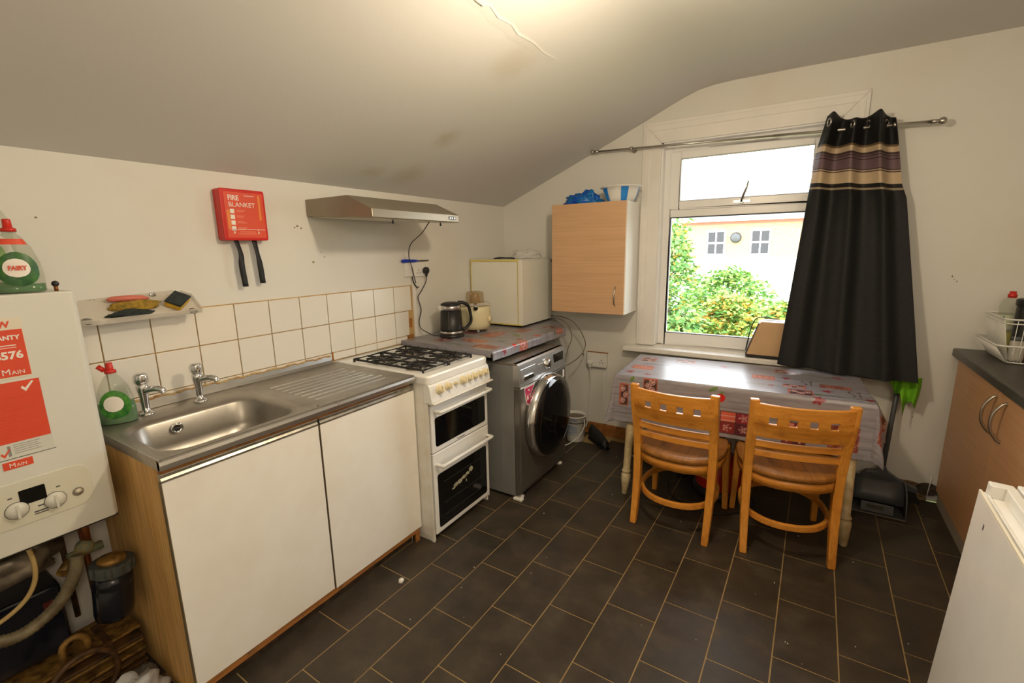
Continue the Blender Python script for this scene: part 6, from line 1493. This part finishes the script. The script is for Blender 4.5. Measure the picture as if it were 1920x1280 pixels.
# ------------------------------------------------------------------ white freezer in the foreground
fz = thing('white_freezer', 'white plastic fronted freezer with recessed grip on its top edge, in the right foreground', 'freezer', (0.0, 0.0, 0.0), rot=(0, math.radians(0.0), 0))
O_ = Vector((0.449, 1.611, 0.850))
ez = Vector((0.046, 0, 1)).normalized(); ey = Vector((-0.040, -1, 0.0)).normalized(); ex = ey.cross(ez)*-1
if ex.x < 0: ex = -ex
LM_ = Matrix(((ex.x, -ey.x, ez.x, O_.x), (ex.y, -ey.y, ez.y, O_.y), (ex.z, -ey.z, ez.z, O_.z), (0, 0, 0, 1)))
def LB(x0, x1, y0, y1, z0, z1): return MB().box(x0, x1, y0, y1, z0, z1).xf(LM_)
Lf = 0.56
dr2 = LB(0.0, 0.060, -Lf, 0, -0.825, 0.0).build('door', M_ENAMEL, fz, bevel=0.003)
# raised grip rim: end block, back ridge, near block; hollow between
m = MB(); m.box(0.012, 0.060, -0.034, -0.002, 0.0, 0.034); m.box(0.040, 0.060, -Lf, -0.034, 0.0, 0.034); m.box(0.010, 0.062, -Lf, -Lf+0.03, 0.0, 0.034)
m.box(0.010, 0.016, -Lf+0.03, -0.030, 0.0, 0.006)
m.xf(LM_).build('grip_rim', M_WHITEP, dr2, bevel=0.003)
LB(0.0, 0.006, -Lf, 0, -0.003, 0.0045).build('front_lip', mk('cream_lip', (0.80, 0.76, 0.64), 0.4), dr2, bevel=0.001)
bd_ = LB(0.075, 0.52, -Lf, -0.004, -0.800, 0.0).build('body', M_ENAMEL, fz, bevel=0.003)
LB(0.066, 0.54, -Lf-0.002, 0.0, 0.0, 0.038).build('top_panel', M_WHITEP, fz, bevel=0.004)
LB(0.060, 0.075, -Lf+0.01, -0.01, -0.79, -0.01).build('door_seal', M_GREYP, fz)
m = MB()
for (x, y) in ((0.50, 1.06), (0.50, 1.56), (0.90, 1.06), (0.90, 1.56)): m2 = MB().cyl((x, y, 0), (x, y, 0.055), 0.018).build('foot', M_BLACKP, fz)
mm_ = MB(); mm_.lathe([(0, 0), (0.006, -0.0004)], (0, 0, 0), 'x', 12, sx=0.5, sy=1.5); mm_.xf(LM_ @ Matrix.Translation((-0.0004, -0.10, -0.055))); mm_.build('scuff_mark', M_GREYP, dr2)

# ------------------------------------------------------------------ clutter under the boiler
wh = thing('inline_pipe_filter', 'dark plastic canister with ribbed collar hanging under the boiler beside the cabinet', 'filter', (-1.905, 0.455, 0.25))
fx, fy = -1.905, 0.440
rot_f = Matrix.Rotation(-0.10, 3, 'X')
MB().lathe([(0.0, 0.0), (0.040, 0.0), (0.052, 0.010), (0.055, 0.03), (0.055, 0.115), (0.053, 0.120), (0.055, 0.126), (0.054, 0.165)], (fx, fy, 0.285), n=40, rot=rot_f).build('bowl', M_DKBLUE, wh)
rb_ = MB(); nn = 48; vs = []
for z in (0.165, 0.168, 0.200, 0.204):
    for k in range(nn):
        r = 0.057+(0.005 if k % 4 < 2 and z in (0.168, 0.200) else 0); vs.append(Vector((fx, fy, 0.285))+rot_f @ Vector((r*math.cos(2*PI*k/nn), r*math.sin(2*PI*k/nn), z)))
rb_.add(vs, [(i*nn+k, i*nn+(k+1) % nn, (i+1)*nn+(k+1) % nn, (i+1)*nn+k) for i in range(3) for k in range(nn)]); rb_.add(vs[-nn:], [tuple(range(nn))])
rb_.build('ribbed_collar', mk('blue_grey_plastic', (0.04, 0.05, 0.055), 0.35, color2=(0.09, 0.10, 0.09), vscale=60), wh)
MB().lathe([(0.040, 0.2), (0.038, 0.214), (0.020, 0.220), (0, 0.220)], (fx, fy, 0.287), n=24, rot=rot_f).build('cap', M_GOLD, wh)
cp_ = thing('copper_pipes', 'dull copper pipes and valve dropping out of the boiler above the canister', 'pipes', (-1.98, 0.44, 0.5))
MB().cyl((-1.965, 0.425, 0.53), (-1.965, 0.425, 0.68), 0.011).build('pipe', M_COPPER, cp_)
MB().cyl((-2.15, 0.455, 0.02), (-2.15, 0.455, 0.67), 0.010).build('pipe', M_COPPER, cp_)
MB().cyl((-2.16, 0.40, 0.20), (-2.16, 0.40, 0.67), 0.0085).build('pipe', M_BROWN, cp_)
MB().sphere((-1.965, 0.415, 0.545), 0.026, 14, 10).cyl((-1.965, 0.37, 0.53), (-1.965, 0.46, 0.53), 0.014).build('valve', mk('verdigris_brass', srgb(96, 116, 96), 0.6, color2=srgb(150, 120, 70), vscale=50), cp_)
MB().cyl((-1.985, 0.385, 0.515), (-1.94, 0.345, 0.50), 0.016).sphere((-1.985, 0.385, 0.515), 0.018, 10, 8).build('compression_nut', M_GOLD, cp_)
hs = MB(); pp = spline([(-1.93, 0.385, 0.545), (-1.925, 0.375, 0.50), (-1.925, 0.335, 0.430), (-1.925, 0.275, 0.385), (-1.925, 0.205, 0.375), (-1.935, 0.14, 0.415), (-1.95, 0.08, 0.47)], 12)
hs.tube(pp, [0.017+0.0022*(i % 2) for i in range(len(pp))], 10); tag(hs.build('corrugated_hose', M_HOSE), 'thick grey ribbed hose sagging in a loop under the boiler', 'hose')
hs = MB().tube(spline([(-1.90, 0.278, 0.670), (-1.885, 0.283, 0.60), (-1.885, 0.275, 0.54), (-1.89, 0.245, 0.49), (-1.90, 0.19, 0.455), (-1.92, 0.12, 0.44)], 8), 0.0065, 8)
tag(hs.build('cream_cable', mk('cream_cable', srgb(176, 150, 96), 0.5)), 'thin cream cable looping out of the boiler at the left edge', 'cable')
crumple('silver_duct_wrap', (-2.05, 0.262, 0.50), 0.085, (0.7, 1.25, 0.8), mk('foil_wrap', (0.30, 0.26, 0.20), 0.4, 0.5, color2=(0.10, 0.08, 0.06), vscale=16), 'crumpled silver foil lagging above the grey hose', 'foil', 4, 34, 20, 0.5)
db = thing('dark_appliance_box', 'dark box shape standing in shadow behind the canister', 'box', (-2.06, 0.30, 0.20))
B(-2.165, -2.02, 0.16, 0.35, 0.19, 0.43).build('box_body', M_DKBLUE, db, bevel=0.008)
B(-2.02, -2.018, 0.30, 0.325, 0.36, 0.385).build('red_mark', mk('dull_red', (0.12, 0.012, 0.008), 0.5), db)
# stack of ribbed slats
rk_ = thing('ribbed_rack', 'stack of grimy brown slats lying on the floor below the boiler', 'rack', (-1.98, 0.28, 0))
for k in range(9):
    y0 = 0.02; z = 0.012+k*0.0185; x = -2.10+0.008*(k % 3)
    s_ = MB().box(-0.085, 0.085, -0.235, 0.235, 0, 0.010)
    s_.xf(Matrix.Translation((-2.02+0.012*math.sin(k*2.1), 0.275, z)) @ Matrix.Rotation(0.05*math.sin(k*1.7), 4, 'Z')); s_.build('slat', M_BROWN if k % 2 else M_GOLD, rk_, bevel=0.002)
for y in (0.10, 0.42): B(-2.09, -1.95, y-0.01, y+0.01, 0.001, 0.175).build('post', M_BROWN, rk_)
hp2 = MB().tube([(-1.895, 0.335+0.085*math.cos(a), 0.125+0.095*math.sin(a)) for a in [2*PI*i/36 for i in range(36)]], 0.009, 8, closed=True)
tag(hp2.build('coiled_brown_hose', M_BROWN), 'coil of brown hose propped before the slats under the boiler', 'hose')
hp2 = MB().tube(spline([(-1.93, 0.365, 0.19), (-1.93, 0.362, 0.25), (-1.93, 0.335, 0.272), (-1.93, 0.305, 0.255), (-1.93, 0.30, 0.20)], 8), 0.010, 8)
tag(hp2.build('bent_pipe', M_GOLD), 'short bent brass pipe between the slats and the canister', 'pipe')
crumple('white_carrier_bag', (-1.80, 0.415, 0.001), 0.075, (0.8, 1.2, 0.85), mk('white_bag_film', (0.62, 0.64, 0.68), 0.35, var=0.1), 'white carrier bag on the floor under the boiler', 'bag', 12, 36, 22, 0.5)
crumple('pale_plastic_lid', (-1.685, 0.47, 0.001), 0.036, (0.7, 1.3, 0.6), mk('cream_film', (0.66, 0.60, 0.48), 0.5), 'small cream wrapper beside the white bag at the cabinet foot', 'wrapper', 1, 26, 16, 0.4)
crumple('yellow_wrapper', (-1.735, 0.50, 0.001), 0.024, (0.6, 1.2, 0.9), mk('amber_film', srgb(214, 140, 20), 0.5), 'small amber yellow wrapper between bag and cabinet', 'wrapper', 6, 18, 12, 0.4)
crumple('grey_rag', (-1.90, 0.478, 0.001), 0.045, (0.7, 0.8, 0.6), mk('grey_rag', (0.14, 0.12, 0.10), 0.9, var=0.3), 'crumpled dark grey rag by the cabinet side panel', 'rag', 15, 26, 16, 0.5)
# scraps on the floor
crumple('paper_scrap', (-1.452, 1.318, 0.0005), 0.013, (1.0, 1.0, 0.7), M_WP, 'torn white paper scrap on the floor in front of the sink cabinet', 'scrap', 3, 14, 8, 0.5)
rs = random.Random(9)
cr_ = MB()
for _ in range(70):
    x = rs.uniform(-1.4, 0.7); y = rs.uniform(0.7, 3.2); r = rs.uniform(0.0010, 0.0028)
    cr_.sphere((x, y, 0.0005+r*0.6), r, 6, 4)
tag(cr_.build('floor_crumbs', M_WP), 'tiny pale crumbs scattered over the dark floor tiles', 'crumbs', kind='stuff')
